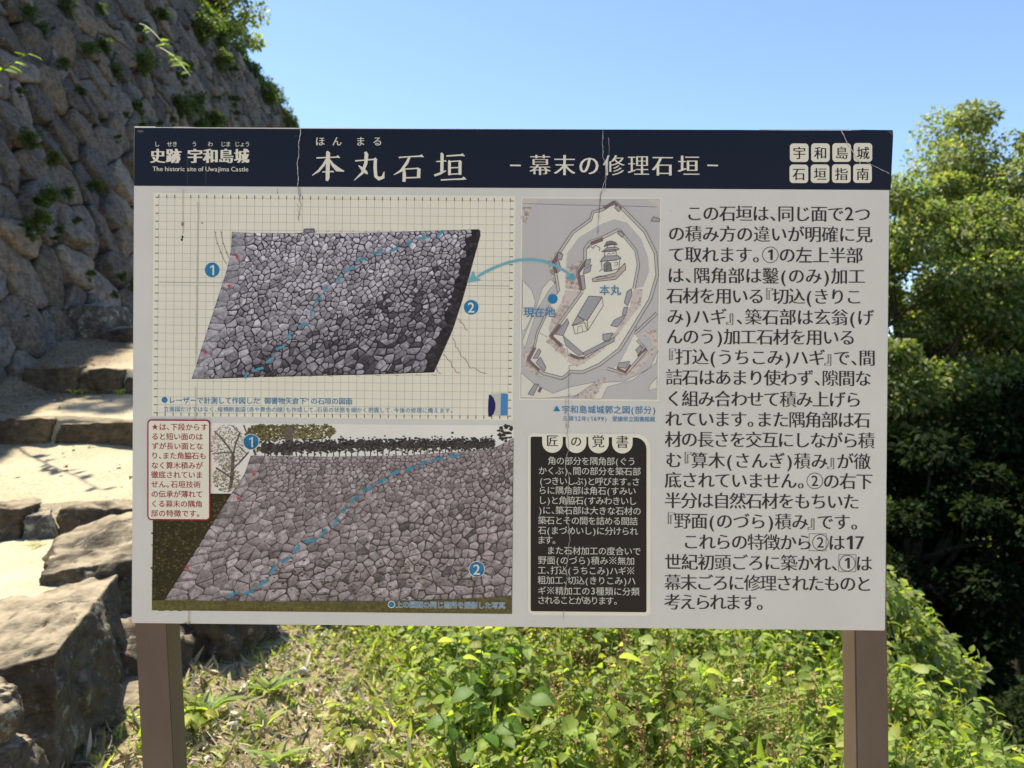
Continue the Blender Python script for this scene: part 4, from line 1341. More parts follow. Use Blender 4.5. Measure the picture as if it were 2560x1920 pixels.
# red framed note
p = Print()
p.rrect(M, 68, 42, 431, 622, 24, CRIM, 11, .006); p.rrect(M, 76, 50, 423, 614, 17, PAPER, 12, .006)
for s, x0, x1, y in LINES_RED:
    p.text(M, s, x0, x1, y, 43, CRIM, 13, .006, .018, 2, .006)
place(p.build('red_note', board))

# castle map
p = Print(); M = C_MAP
p.poly(M, [(37, 35), (1022, 38), (1001, 1470), (22, 1460)], PAPER, 1)
GREY = (.50, .475, .46); LAND = (.73, .69, .58); PINK = (.60, .51, .45); LN = (.10, .085, .09)
p.poly(M, [(46, 46), (1013, 48), (992, 1459), (32, 1450)], GREY, 2)
p.poly(M, [(46, 46), (165, 46), (118, 100), (46, 104)], (.56, .50, .45), 3); p.poly(M, [(920, 48), (1012, 48), (1011, 106), (985, 100)], (.56, .50, .45), 3)
outer = [(690, 70), (742, 112), (905, 278), (980, 430), (992, 585), (942, 755), (728, 1105), (590, 1212), (470, 1266), (385, 1262), (325, 1310), (190, 1274), (80, 1182), (128, 1090), (120, 1050), (150, 990), (240, 800), (300, 700), (278, 570), (262, 495), (305, 425), (400, 285), (525, 195), (540, 142), (610, 125)]
p.tess(M, outer, LAND, 3)
p.tess(M, [(350, 525), (360, 430), (440, 320), (600, 225), (690, 192), (780, 215), (880, 330), (928, 460), (935, 560), (895, 665), (828, 680), (850, 560), (852, 500), (838, 400), (722, 262), (620, 315), (485, 390), (480, 470), (425, 500)], GREY, 3.4)
inner = [(722, 264), (842, 412), (860, 512), (828, 680), (800, 800), (690, 1000), (560, 1110), (480, 1165), (430, 1165), (240, 1012), (300, 930), (465, 702), (430, 560), (485, 478), (485, 400), (520, 352)]
p.tess(M, inner, (.76, .72, .61), 3.8)
rm = np.random.default_rng(99)


def rubble(poly, n, s=9):
    p.tess(M, poly, PINK, 4.2)
    A_ = np.array(poly); lo, hi = A_.min(0), A_.max(0); k = 0
    while k < n:
        x, y = rm.uniform(lo, hi)
        ins = False
        for i in range(len(poly)):
            (x1, y1), (x2, y2) = poly[i], poly[i - 1]
            if (y1 > y) != (y2 > y) and x < (x2 - x1) * (y - y1) / (y2 - y1) + x1: ins = not ins
        if ins:
            p.ring(M, x, y, rm.uniform(s * .6, s), 1.6, (.20, .14, .13), 4.6, 6)
        k += 1


rubble([(350, 525), (425, 500), (485, 465), (432, 560), (450, 690), (350, 680)], 130); rubble([(345, 690), (465, 702), (300, 930), (240, 1012), (228, 960), (262, 860), (330, 760)], 170)
rubble([(232, 480), (262, 440), (305, 415), (262, 500), (300, 660), (270, 640), (240, 560)], 90); rubble([(828, 680), (893, 685), (870, 800), (700, 1020), (560, 1150), (430, 1230), (360, 1190), (370, 1140), (440, 1170), (480, 1168), (690, 1005), (800, 810)], 330)
rubble([(240, 1012), (330, 1090), (370, 1150), (350, 1170), (210, 1050)], 70); rubble([(80, 1180), (190, 1274), (180, 1310), (60, 1230), (42, 1160), (100, 1090), (118, 1100)], 110)
rubble([(440, 1440), (600, 1310), (640, 1300), (545, 1452)], 90); rubble([(640, 1240), (770, 1285), (900, 1160), (965, 1100), (940, 1020), (870, 1000), (975, 950), (1000, 1090), (830, 1290), (740, 1300)], 160)
rubble([(46, 120), (108, 115), (70, 200), (46, 238)], 40)
p.tess(M, [(690, 1235), (740, 1180), (830, 1000), (870, 1040), (915, 1110), (870, 1165), (770, 1280), (720, 1260)], LAND, 4.4)
for poly in ([(46, 620), (110, 690), (135, 770), (120, 850), (70, 960), (40, 980), (38, 900), (46, 800)], [(150, 790), (185, 680), (240, 615), (280, 640), (230, 690), (190, 760), (150, 820), (60, 1100), (44, 1050)], [(35, 1270), (130, 1350), (260, 1415), (380, 1370), (560, 1335), (420, 1430), (200, 1450), (34, 1445)],
             [(1000, 1110), (985, 1200), (820, 1320), (640, 1370), (600, 1455), (540, 1455), (600, 1340), (760, 1330), (940, 1240)], [(990, 1300), (940, 1360), (932, 1395), (990, 1380)]):
    p.tess(M, poly, (.70, .66, .56), 3.2)
    p.line(M, poly + [poly[0]], 2.2, (.16, .14, .14), 3.6)


def rampart(pts, w=20):
    p.line(M, pts, w, (.52, .48, .44), 5); 
    P = np.array(pts, float)
    for s in (-1, 1):
        q = []
        for i in range(len(P)):
            d = P[min(i + 1, len(P) - 1)] - P[max(i - 1, 0)]; d /= np.linalg.norm(d)
            q.append(tuple(P[i] + s * w / 2 * np.array((-d[1], d[0]))))
        p.line(M, q, 3.6, LN, 5.5)


rampart(outer[:14] + [(80, 1182)], 20); rampart([(128, 1090), (150, 990), (240, 800)], 14); rampart([(300, 700), (278, 570), (262, 495), (305, 425), (400, 285), (525, 195), (540, 142), (610, 125), (690, 70)], 18)
rampart(inner[:4], 18); rampart([(722, 264), (600, 325), (520, 352), (485, 400), (485, 478), (430, 560), (465, 700)], 20); rampart([(465, 702), (300, 930), (240, 1012), (330, 1085)], 18); rampart([(370, 1140), (440, 1168), (480, 1165), (560, 1110), (700, 1000)], 18)
rampart([(840, 990), (990, 850)], 16); rampart([(640, 1240), (770, 1280), (915, 1110), (850, 1040)], 18)
DKB = (.20, .125, .125); ROOF = (.36, .345, .36)
for poly in ([(610, 105), (690, 62), (745, 110), (735, 128), (690, 88), (625, 125)], [(522, 352), (608, 318), (612, 345), (526, 378)], [(250, 490), (302, 420), (325, 432), (275, 500), (285, 570), (268, 572)], [(428, 560), (485, 478), (510, 490), (448, 570), (470, 690), (448, 690)], [(236, 1012), (300, 925), (320, 935), (262, 1012), (325, 1078), (308, 1092)],
             [(75, 1182), (125, 1088), (142, 1098), (100, 1180), (170, 1245), (160, 1258)], [(382, 1135), (440, 1160), (485, 1155), (480, 1172), (430, 1172), (376, 1148)], [(855, 1160), (920, 1110), (912, 1092), (850, 1145)], [(705, 1245), (770, 1280), (810, 1220), (800, 1205), (765, 1255), (712, 1230)], [(150, 1400), (168, 1368), (186, 1378), (168, 1412)]):
    p.tess(M, poly, DKB, 6)
for poly in ([(295, 425), (330, 440), (318, 480), (290, 470)], [(280, 490), (300, 480), (316, 545), (290, 570)], [(490, 480), (525, 470), (520, 505), (480, 530)], [(480, 540), (530, 510), (520, 560), (470, 580)], [(450, 590), (478, 585), (488, 680), (465, 690)], [(275, 1000), (360, 890), (372, 920), (330, 1010)], [(330, 1010), (480, 1140), (440, 1150), (350, 1080)], [(470, 1130), (690, 1020), (690, 1050), (490, 1150)],
             [(780, 700), (810, 680), (815, 720), (785, 800), (760, 780)], [(745, 860), (760, 810), (785, 810), (770, 870)], [(690, 900), (760, 865), (760, 885), (710, 950), (665, 940)], [(610, 1000), (680, 990), (650, 1050), (610, 1040)], [(120, 1170), (160, 1100), (175, 1120), (150, 1170)], [(140, 1200), (170, 1160), (210, 1230), (200, 1260)], [(708, 1230), (725, 1200), (800, 1190), (770, 1240)], [(840, 1110), (870, 1080), (890, 1100), (860, 1140)], [(85, 1420), (130, 1350), (160, 1352), (120, 1430)], [(690, 110), (720, 90), (735, 125), (720, 140)], [(712, 290), (735, 275), (760, 300), (745, 322)], [(948, 205), (965, 175), (1010, 190), (1008, 208)]):
    p.tess(M, poly, ROOF, 6.4); p.line(M, poly + [poly[0]], 3.6, LN, 6.8)
for poly, c in (([(512, 732), (605, 738), (500, 905), (430, 872)], ROOF), ([(430, 872), (480, 905), (392, 940)], (.40, .36, .34)), ([(400, 940), (482, 918), (500, 975), (415, 998)], LAND), ([(500, 905), (605, 740), (612, 800), (505, 972)], LAND)):
    p.poly(M, poly, c, 6.4); p.line(M, poly + [poly[0]], 4, LN, 6.8)
p.line(M, [(432, 990), (436, 945), (462, 940), (468, 985)], 3, LN, 7)
# the keep
for poly, c in (([(535, 610), (700, 570), (765, 500), (770, 545), (700, 615), (540, 632)], (.50, .42, .38)), ([(600, 488), (700, 478), (730, 470), (722, 540), (640, 560), (605, 545)], LAND), ([(590, 490), (622, 450), (715, 448), (738, 465), (700, 480)], ROOF), ([(620, 450), (625, 410), (700, 405), (705, 448)], LAND), ([(602, 422), (640, 392), (700, 388), (726, 402), (690, 418)], ROOF), ([(640, 392), (642, 368), (690, 365), (694, 388)], LAND), ([(618, 385), (638, 352), (668, 345), (700, 356), (712, 372), (668, 372)], (.22, .20, .21)), ([(615, 510), (640, 490), (665, 500), (672, 556), (620, 560)], (.34, .32, .33))):
    p.tess(M, poly, c, 7); p.line(M, poly + [poly[0]], 4.2, LN, 7.4)
for pts in ([(635, 560), (640, 520), (655, 510)], [(560, 600), (600, 590), (640, 598)], [(585, 560), (600, 545)], [(690, 500), (716, 494), (714, 512), (692, 516)], [(640, 440), (652, 430), (664, 440)], [(672, 438), (684, 428), (694, 438)], [(560, 620), (700, 590)], [(500, 400), (520, 380), (545, 400)], [(540, 395), (560, 375), (590, 395), (585, 415)], [(300, 700), (285, 720)]):
    p.line(M, pts, 4, LN, 7.6)
for pts in ([(46, 82), (400, 92), (700, 96), (985, 106)], [(46, 112), (108, 110)], [(590, 48), (586, 150)], [(400, 1450), (440, 1420), (430, 1450)], [(165, 990), (220, 1020)], [(300, 1120), (360, 1100), (368, 1160)], [(850, 940), (830, 1000)], [(375, 1262), (372, 1220), (420, 1216)]):
    p.line(M, pts, 3, (.16, .14, .15), 3.9)
place(p.build('castle_map', board))
p = Print()
p.disc(M, 258, 752, 34, BLUE, 9)
p.halo(M, '現在地', 52, 276, 845, 76, (.62, .58, .52), 8.3, .006, .03); p.text(M, '現在地', 52, 276, 845, 76, BLUE, 9, .006, .015, 2, .006)
p.halo(M, '本丸', 584, 738, 690, 76, (.62, .58, .52), 8.3, .006, .03); p.text(M, '本丸', 584, 738, 690, 76, BLUE, 9, .006, .015, 2, .006)
place(p.build('map_label', board))
p = Print()
p.tess(M, [(262, 1540), (286, 1500), (311, 1541)], BLUE, 3)
p.text(M, '宇和島城城郭之図(部分)', 320, 985, 1527, 60, BLUE, 3, .004, .012, 2, .009)
p.text(M, '元禄12年(1699)', 325, 640, 1592, 39, BLUE, 3, 0, .008, 2, .008)
p.text(M, '愛媛県立図書館蔵', 676, 978, 1595, 39, BLUE, 3, 0, .008, 2, .008)
place(p.build('map_caption', board))

# black note
p = Print(); M = C_NT
p.rrect(M, 66, 76, 1082, 1583, 46, PAPER, 2, .008, 115)
p.v = [v for v in p.v]
BLK = (.018, .013, .013)
pts = []
p.rrect(M, 88, 104, 1049, 1552, 16, BLK, 3, .009, 95)
for cx in (269, 465, 651, 848):
    y0 = 100 + (cx - 88) * .009
    q = [(cx - 85, y0), (cx + 85, y0)] + [(cx + 85 * math.cos(math.radians(a)), y0 + 52 + 85 * math.sin(math.radians(a))) for a in range(0, 181, 12)]
    p.poly(M, q, PAPER, 4)
for ch, cx, y, em in zip('匠の覚書', (268, 465, 648, 848), (138, 143, 143, 148), (104, 98, 110, 112)):
    p.char(M, ch, cx, y, em, (.022, .018, .03), 5, -.004, .04, 2, .009)
for s, x0, x1, y in LINES_NOTE:
    p.text(M, s, x0, x1, y, 73, (.60, .57, .50), 4.5, 0, .006, 2, .010)
place(p.build('black_note', board))

# cracks, drips and specks on the film
p = Print()
rk = np.random.default_rng(101)


def crack(M, pts, w, col, layer, jit):
    p = Print(); w = w * .72
    q = []
    for a, b in zip(pts, pts[1:]):
        for t in np.linspace(0, 1, 6)[:-1]: q.append((a[0] + (b[0] - a[0]) * t + rk.normal(0, jit), a[1] + (b[1] - a[1]) * t))
    q.append(pts[-1])
    for a, b in zip(q, q[1:]): p.line(M, [a, b], w * rk.uniform(.6, 1.4), col, layer)
    place(p.build('film_crack', board))


PALE = (.50, .49, .47); DKC = (.20, .19, .18)
crack(C_HL, [(1000, 50), (990, 110), (985, 130), (988, 180), (977, 260), (983, 330), (978, 382)], 5, PALE, 14, 1.5)
crack(C_HL, [(978, 382), (985, 410), (992, 460)], 4, DKC, 14, 2)
crack(DSP, [(648, 405), (650, 430), (649, 455), (647, 478)], 1.6, DKC, 14, 1.1); crack(DSP, [(643, 440), (646, 478)], 1.2, (.35, .33, .30), 14.2, 1)
crack(DSP, [(600, 408), (601, 420)], 1.2, DKC, 14, .4)
crack(C_HR, [(592, 58), (588, 120), (590, 200), (606, 260), (604, 330), (588, 385)], 3.2, PALE, 14, 1.6); crack(C_HR, [(622, 100), (624, 180), (612, 300), (600, 400)], 2.6, (.34, .34, .36), 14.2, 1.2)
crack(C_HR, [(588, 385), (580, 410), (576, 442)], 4, DKC, 14, 1.4)
crack(C_MAP, [(596, 0), (590, 60), (582, 150), (576, 240), (572, 300)], 5, (.15, .14, .14), 14, 2)
crack(C_HR, [(1905, 60), (1940, 130), (1978, 190), (2010, 245)], 5, PALE, 14, 2); crack(C_HR, [(2045, 235), (2100, 262), (2170, 298)], 3.5, PALE, 14, 2)
crack(C_MAP, [(374, 1240), (368, 1330), (370, 1440), (366, 1560), (368, 1659)], 5, DKC, 14, 1.5); crack(C_MAP, [(348, 1450), (350, 1659)], 3, (.30, .28, .27), 14, 1)
crack(C_NT, [(388, 0), (396, 100), (404, 205), (380, 300), (376, 360), (405, 420), (404, 520), (386, 650), (392, 800), (405, 880), (412, 960), (400, 1080), (382, 1190), (392, 1270), (372, 1360), (364, 1460)], 6, (.33, .31, .28), 14, 3)
crack(C_NT, [(362, 1540), (360, 1620)], 4, DKC, 14, 1)
p = Print()
BRN = (.36, .30, .22)
for k in range(13):
    y0, y1 = 470 + k * 42, 470 + (k + 1) * 42
    x = 427 - k * .55
    if k % 3 != 1 or k < 8: p.poly(DSP, [(x / 1 + rk.uniform(-1, .5) + 0 - 0, y0 * .865 + 30), (x + 3.2 + rk.uniform(-.5, .8), y0 * .865 + 30), (x + 3 + rk.uniform(-.5, .8), y1 * .865 + 30), (x + rk.uniform(-1, .5), y1 * .865 + 30)], tuple(np.array((.55, .51, .42)) * rk.uniform(.9, 1.08)), 3.2)
for k in range(6):
    y0 = 408 + k * 16; p.poly(DSP, [(394, y0), (397.5, y0), (397, y0 + 16), (394.5, y0 + 16)], tuple(np.array((.56, .51, .42)) * rk.uniform(.85, 1.05)), 3.2)
p.disc(DSP, 395, 484, 3.2, (.30, .20, .13), 3.6, 10, 5); p.disc(DSP, 394.5, 512, 2.2, (.03, .025, .02), 3.6, 8, 3.4); p.disc(DSP, 393, 518, 2.4, (.03, .025, .02), 3.6, 8, 3); p.disc(DSP, 437, 482, 2, (.35, .26, .18), 3.6)
p.poly(DSP, [(407, 1320), (411, 1320), (410, 1345), (405, 1349)], (.48, .43, .36), 3); p.line(DSP, [(396, 1347), (404, 1345), (410, 1347), (412, 1342)], 1.6, (.2, .15, .1), 3.2)
for _ in range(42):
    u, v = rk.uniform(292, 1918), rk.uniform(280, 1345)
    p.disc(DSP, u, v, rk.uniform(.4, 1.1), (.28, .25, .22) if v > 410 else (.2, .2, .2), 14.5, 6)
for x in (403, 443): p.poly(DSP, [(x, 330), (x + 4, 330), (x + 3, 400), (x + 1, 400)], (.030, .032, .045), 1.6)
place(p.build('stains', board))

# posts


def post(x0, x1, y0, y1, top, lean, seed):
    """Square tube: front face x0..x1 at the height of the board's lower edge; lean is dx per metre down."""
    zr = 1.062
    def X(x, z): return x + max(zr - z, -.02) * lean
    bm = bmesh.new()
    vs = []
    for z in (top, 1.085, .8, .4, -.35):
        vs.append([bm.verts.new(Vector((X(a, z), b, z)) - sign.location) for a, b in ((x0, y0), (x1, y0), (x1, y1), (x0, y1))])
    for a, b in zip(vs, vs[1:]):
        for i in range(4): bm.faces.new((a[i], a[(i + 1) % 4], b[(i + 1) % 4], b[i]))
    bm.faces.new(vs[0][::-1]); bm.faces.new(vs[-1])
    bmesh.ops.recalc_face_normals(bm, faces=bm.faces)
    ed = [e for e in bm.edges if abs(e.verts[0].co.z - e.verts[1].co.z) > .05]
    bmesh.ops.bevel(bm, geom=ed, offset=.002, segments=2, affect='EDGES')
    me = bpy.data.meshes.new('post'); bm.to_mesh(me); bm.free()
    return link('post', me, M_POST, sign)


post(-.6077, -.5556, 1.2455, 1.2935, 1.82, .053, 1)
post(.5485, .6006, 1.2385, 1.2885, 1.82, .015, 2)
_fo_data = _fo.data; bpy.data.objects.remove(_fo); bpy.data.curves.remove(_fo_data)

# ------------------------------------------------------------------ plants on the ground


def G(u, v):
    """Ground point that shows at photo pixel (u, v)."""
    y = CAM_Z / ((v - 960) / F)
    for _ in range(12):
        x = (u - 1280) / F * y
        y = (CAM_Z - float(ground_z(x, y))) / ((v - 960) / F)
    return np.array([(u - 1280) / F * y, y, float(ground_z((u - 1280) / F * y, y))])


FRESH = [(.21, .275, .06), (.27, .33, .08), (.16, .225, .05), (.33, .37, .11)]
YELLOW = [(.24, .28, .05), (.20, .26, .045), (.30, .31, .07)]
GRASSY = [(.14, .19, .045), (.20, .23, .07), (.28, .27, .11)]
BROWN = [(.28, .14, .05), (.34, .18, .07), (.22, .11, .045), (.36, .24, .10)]
DRY = [(.42, .35, .22), (.34, .27, .16), (.50, .43, .29), (.24, .18, .10)]


def lush(x, y):
    """0 on the bare soil by the left post, 1 in the thick growth to the right."""
    return np.clip(sstep(-1.05, .05, x + .42 * (y - 3.2)) + .15 * np.sin(3 * x + 2 * y), 0, 1)


def scatter(r, n, x0, x1, y0, y1, dens):
    x = r.uniform(x0, x1, n * 3); y = r.uniform(y0, y1, n * 3)
    k = r.random(n * 3) < dens(x, y)
    x, y = x[k][:n], y[k][:n]
    return np.stack([x, y, ground_z(x, y)], 1)


r = np.random.default_rng(120)
clump = lambda x, y: np.clip(.5 + .5 * np.sin(7.3 * x + 1.3 * np.sin(5 * y)) * np.sin(6.1 * y + 2 * np.sin(4 * x)), 0, 1)
inpath = lambda x, y: sstep(-1.75, -1.4, x)
parts = []
P = scatter(r, 36000, -1.6, 2.05, 2.3, 7.0, lambda x, y: inpath(x, y) * (.16 + .84 * lush(x, y)) * (.25 + .75 * clump(x, y)))
n = len(P); P[:, 2] += r.random(n) * (.02 + .13 * lush(P[:, 0], P[:, 1]) * r.random(n))
parts.append(leaves(T_OVAL, P, unit(r, n) * (1, 1, .5) + (0, 0, .15), unit(r, n) * .6 + (0, 0, .9), r.uniform(.015, .045, n), pick(r, FRESH + GRASSY, n)))
P = scatter(r, 15000, -1.6, 2.0, 2.3, 6.5, lambda x, y: inpath(x, y) * (.34 + .66 * lush(x, y)) * (.2 + .8 * clump(y, x)))
n = len(P)
parts.append(leaves(T_LANCE, P, unit(r, n) * (1, 1, .3) + (0, 0, .75), unit(r, n), r.uniform(.03, .07, n) + .14 * lush(P[:, 0], P[:, 1]) * r.random(n) ** 2, pick(r, GRASSY + FRESH, n)))
v, f, c = merge(parts)
tag(link('weed_cover', mesh_np('weed_cover', v, f, c), M_LEAF), kind='stuff')

P = scatter(r, 9000, -1.6, 3.0, 2.3, 6.5, lambda x, y: inpath(x, y) * (.9 - .45 * lush(x, y)))
n = len(P); P[:, 2] += r.uniform(.002, .02, n)
tpl = (np.array([(-.02, 0, 0), (.02, 0, 0), (.016, .5, .03), (-.016, .5, .03), (-.012, 1, 0), (.012, 1, 0)]), np.array([(0, 1, 2, 3), (3, 2, 5, 4)]))
v1 = leaves(tpl, P, unit(r, n) * (1, 1, .22), unit(r, n) * .3 + (0, 0, 1), r.uniform(.02, .13, n) * r.uniform(.3, 1, n), pick(r, DRY, n))
P = scatter(r, 3500, -1.6, 2.0, 2.3, 6.0, lambda x, y: inpath(x, y) * (.25 + .75 * clump(x + .3, y)) * (.9 - .4 * lush(x, y)))
n = len(P)
v3 = leaves(T_LANCE, P, unit(r, n) * (1, 1, .2) + (0, 0, .55), unit(r, n), r.uniform(.03, .11, n), pick(r, DRY + GRASSY[2:], n))
P = scatter(r, 5000, -1.6, 2.6, 2.3, 6.0, lambda x, y: inpath(x, y))
n = len(P); P[:, 2] += .003
tpl2 = leaf_template(rows=2, wid=.5, fold=.2, droop=.3)
v2 = leaves(tpl2, P, unit(r, n) * (1, 1, .3), unit(r, n) * .6 + (0, 0, .8), r.uniform(.006, .02, n), pick(r, DRY + BROWN, n))
v, f, c = merge([v1, v2, v3])
tag(link('dry_litter', mesh_np('dry_litter', v, f, c), M_STRAW), kind='stuff')

# brown seed heads standing in patches
parts = []
for u0, v0, m, sp in ((1320, 1660, 26, .16), (1420, 1700, 26, .2), (1560, 1850, 24, .2), (1700, 1890, 40, .22), (1480, 1900, 24, .18), (1900, 1900, 20, .2), (1250, 1640, 18, .15), (1640, 1780, 16, .2)):
    g = G(u0, v0)
    for _ in range(m):
        b = g + np.array([r.normal(0, sp), r.normal(0, sp), 0]); b[2] = ground_z(b[0], b[1]); h = r.uniform(.18, .40)
        top = b + np.array([r.normal(0, .03), r.normal(0, .03), h])
        tv, tf, tc = tube([b, (b + top) / 2 + r.normal(0, .006, 3), top], [.0015, .0013, .0008], 3)
        parts.append((tv, tf, np.tile(BROWN[1], (len(tv), 1))))
        k = 22; t = r.uniform(.45, 1.02, (k, 1))
        q = b + (top - b) * t + r.normal(0, .011, (k, 3))
        parts.append(leaves(T_SIMPLE, q, unit(r, k), unit(r, k), r.uniform(.008, .016, k), pick(r, BROWN, k)))
v, f, c = merge(parts)
tag(link('brown_seed_heads', mesh_np('brown_seed_heads', v, f, c), M_STRAW), kind='stuff')


def plant_meshes(seed, nst, height, leaf, tpl, pal, spread, per):
    r = np.random.default_rng(seed); st, lp, ld, ln_, ls = [], [], [], [], []
    for i in range(nst):
        a = r.uniform(0, 6.28); rad = spread * r.uniform(.3, 1); h = height * r.uniform(.55, 1.1)
        e = np.array([math.cos(a) * rad, math.sin(a) * rad, h]); m = np.array([math.cos(a) * rad * .3, math.sin(a) * rad * .3, h * .62])
        st.append(tube([(0, 0, -.02), m, e], [.0032, .0026, .0015], 5))
        for k in range(per):
            t = 1 - k * .2
            p = (1 - t) ** 2 * np.zeros(3) + 2 * t * (1 - t) * m + t * t * e
            b = a + (0 if k == 0 else r.choice([-1, 1]) * r.uniform(.8, 1.7))
            lp.append(p); ld.append((math.cos(b), math.sin(b), r.uniform(-.35, .25))); ln_.append((r.normal(0, .5), r.normal(0, .5), 1)); ls.append(leaf * r.uniform(.65, 1.15) * (1 if k == 0 else .8))
    v, f, c = leaves(tpl, np.array(lp), ld, ln_, np.array(ls), pick(r, pal, len(lp), .15))
    a = mesh_np('foliage', v, f, c)
    v, f, c = merge(st)
    return a, mesh_np('stem', v, f, smooth=True)


def put_plant(name, meshes, loc, rz, sc_, label, cat, group=None):
    root = empty(name, loc); root.rotation_euler = (0, 0, rz); root.scale = (sc_,) * 3
    tag(root, label, cat, group)
    link('foliage', meshes[0], M_LEAF, root); link('stem', meshes[1], M_STEM, root)
    return root


creep = [plant_meshes(200 + i, 6 + i, (.20, .26, .17, .30)[i], (.050, .060, .040, .066)[i], T_WEED, FRESH + YELLOW, (.12, .15, .11, .16)[i], 4) for i in range(4)]
r = np.random.default_rng(130)
P = scatter(r, 270, -.5, 1.9, 2.55, 5.2, lambda x, y: np.clip(lush(x, y) - .25, 0, 1) * (.4 + .6 * clump(x, y)))
for p in P:
    put_plant('leafy_weed', creep[int(r.integers(4))], p, r.uniform(0, 6.28), r.uniform(.75, 1.2), 'broad leaved green weed in the thick growth behind and below the sign', 'weed', 'broad leaved weeds below the sign')
big = plant_meshes(215, 8, .23, .085, T_BROAD, [(.09, .16, .03), (.12, .20, .04), (.15, .23, .045)], .15, 2)
for u, v_, s_ in ((1228, 1730, 1.0), (1180, 1790, .9), (1246, 1880, 1.05), (1176, 1935, .9)):
    put_plant('large_leaf_weed', big, G(u, v_), r.uniform(0, 6), s_, 'weed with large dark green leaves below the middle of the sign', 'weed', 'large leaved weeds below the sign')
small = plant_meshes(216, 9, .12, .05, T_WEED, YELLOW, .08, 3)
for u, v_, s_, lab in ((872, 1815, 1.0, 'pale green young weed standing alone on dry soil, upper of two'), (880, 1890, 1.1, 'pale green young weed standing alone on dry soil, lower of two'), (484, 1830, 1.1, 'bright green bushy weed touching the left post')):
    put_plant('young_weed', small, G(u, v_), r.uniform(0, 6), s_, lab, 'weed')


def rosette(seed, n, length, up):
    r = np.random.default_rng(seed)
    a = np.arange(n) * 2.4 + r.normal(0, .2, n)
    d = np.stack([np.cos(a), np.sin(a), up + r.normal(0, .25, n)], 1)
    nn = np.stack([-np.cos(a) * up, -np.sin(a) * up, np.ones(n)], 1)
    v, f, c = leaves(leaf_template(rows=6, wid=.115, fold=.05, droop=.5), np.zeros((n, 3)) + d * .01, d, nn, length * r.uniform(.6, 1.1, n), pick(r, FRESH, n, .12))
    return mesh_np('rosette_weed', v, f, c)


for i, (u, v_, n, ln_, up, lab) in enumerate(((675, 1735, 15, .17, .9, 'upright rosette weed with long leaves in the middle of the dry soil'), (522, 1785, 16, .17, .8, 'large leaved rosette weed beside the left post at the shade edge'), (661, 1826, 9, .11, 1.3, 'small narrow upright weed with short shadow on dry soil'),
                                              (690, 1912, 9, .14, .9, 'leafy rosette weed at the bottom edge of the photo'), (742, 1915, 6, .12, 1.2, 'thin upright weed next to the rosette at the bottom edge'), (600, 1850, 7, .07, .3, 'tiny flat weed on the dry soil'))):
    o = link('rosette_weed', rosette(300 + i, n, ln_, up), M_LEAF); o.location = G(u, v_); tag(o, lab, 'weed')


def grass_tuft(seed, n, length, lean):
    r = np.random.default_rng(seed); parts = []
    for _ in range(n):
        a = r.normal(lean, .55); L = length * r.uniform(.55, 1.1); b = np.array([r.normal(0, .02), r.normal(0, .02), -.01])
        h = np.array([math.cos(a), math.sin(a), 0]); k = r.uniform(.55, .95)
        t = np.linspace(0, 1, 9)[:, None]
        C = b + h * L * k * t ** 1.5 + np.array([0, 0, 1]) * L * (.85 * t - .62 * t ** 2.4)
        w = .0045 * (1 - t ** 2) + .0006; s = np.array([-h[1], h[0], 0]) * w
        v = np.empty((18, 3)); v[0::2] = C - s; v[1::2] = C + s
        f = np.array([(2 * i, 2 * i + 1, 2 * i + 3, 2 * i + 2) for i in range(8)])
        parts.append((v, f, np.tile(pick(r, GRASSY + FRESH, 1), (18, 1))))
    v, f, c = merge(parts); return mesh_np('grass_tuft', v, f, c)


for i, (u, v_, n, L, lean, lab) in enumerate(((1700, 1890, 46, .55, .25, 'tuft of long arching grass blades leaning right, left of the right post'), (1830, 1860, 34, .5, .2, 'smaller arching grass tuft just left of the right post'), (1560, 1790, 22, .35, 1.0, 'short grass tuft among broad leaves below the black note'), (1960, 1925, 26, .4, .3, 'arching grass at the bottom beside the right post'))):
    o = link('grass_tuft', grass_tuft(320 + i, n, L, lean), M_LEAF); o.location = G(u, v_); tag(o, lab, 'grass')


def shrub(name, label, cs, radii, per, leaf, pal, seed, tpl=T_OVAL):
    r = np.random.default_rng(seed); cs = np.array(cs, float); base = cs.mean(0); base[2] = float(ground_z(base[0], base[1]))
    root = empty(name, base); tag(root, label, 'shrub')
    v, f, c = crown_arrays(r, cs, np.array(radii), per, leaf, pal, tpl, .8)
    link('foliage', mesh_np('foliage', v - base, f, c), M_LEAF, root)
    parts = []
    for q in cs[::2]:
        g = base + np.array([r.normal(0, .12), r.normal(0, .12), -.05]); parts.append(tube([g, (g + q) / 2 + r.normal(0, .06, 3), q], [.014, .009, .004], 5))
    v, f, c = merge(parts); link('branch', mesh_np('branch', v - base, f, smooth=True), M_BARK, root)


# shrub on the brink of the slope, right of the sign
r = np.random.default_rng(140)
top_line = [(2060, 1480), (2130, 1420), (2200, 1440), (2240, 1480), (2290, 1530), (2335, 1580), (2375, 1660), (2400, 1640), (2350, 1720), (2430, 1790), (2500, 1880), (2540, 1930)]
cs, rad = [], []
for u, v_ in top_line:
    for k in range(7):
        y = r.uniform(4.3, 5.2)
        q = W(u - r.uniform(0, 60) * (k > 1), v_ + (30 if k < 2 else r.uniform(40, 420)), y); q = np.array(q)
        gz = float(ground_z(q[0], q[1]))
        if q[2] > gz - .1: cs.append(q); rad.append(r.uniform(.10, .19))
shrub('shrub', 'sunlit light green shrub on the slope edge right of the right post', cs, rad, 95, .062, FRESH + GREEN_LIGHT, 141)
cs = [np.array(W(r.uniform(1780, 2120), r.uniform(1560, 1760), r.uniform(4.6, 5.4))) for _ in range(44)]
shrub('shrub', 'darker bushy shrub seen just under the sign left of the right post', cs, r.uniform(.1, .2, 44), 90, .07, GREEN_TREE + FRESH, 142)


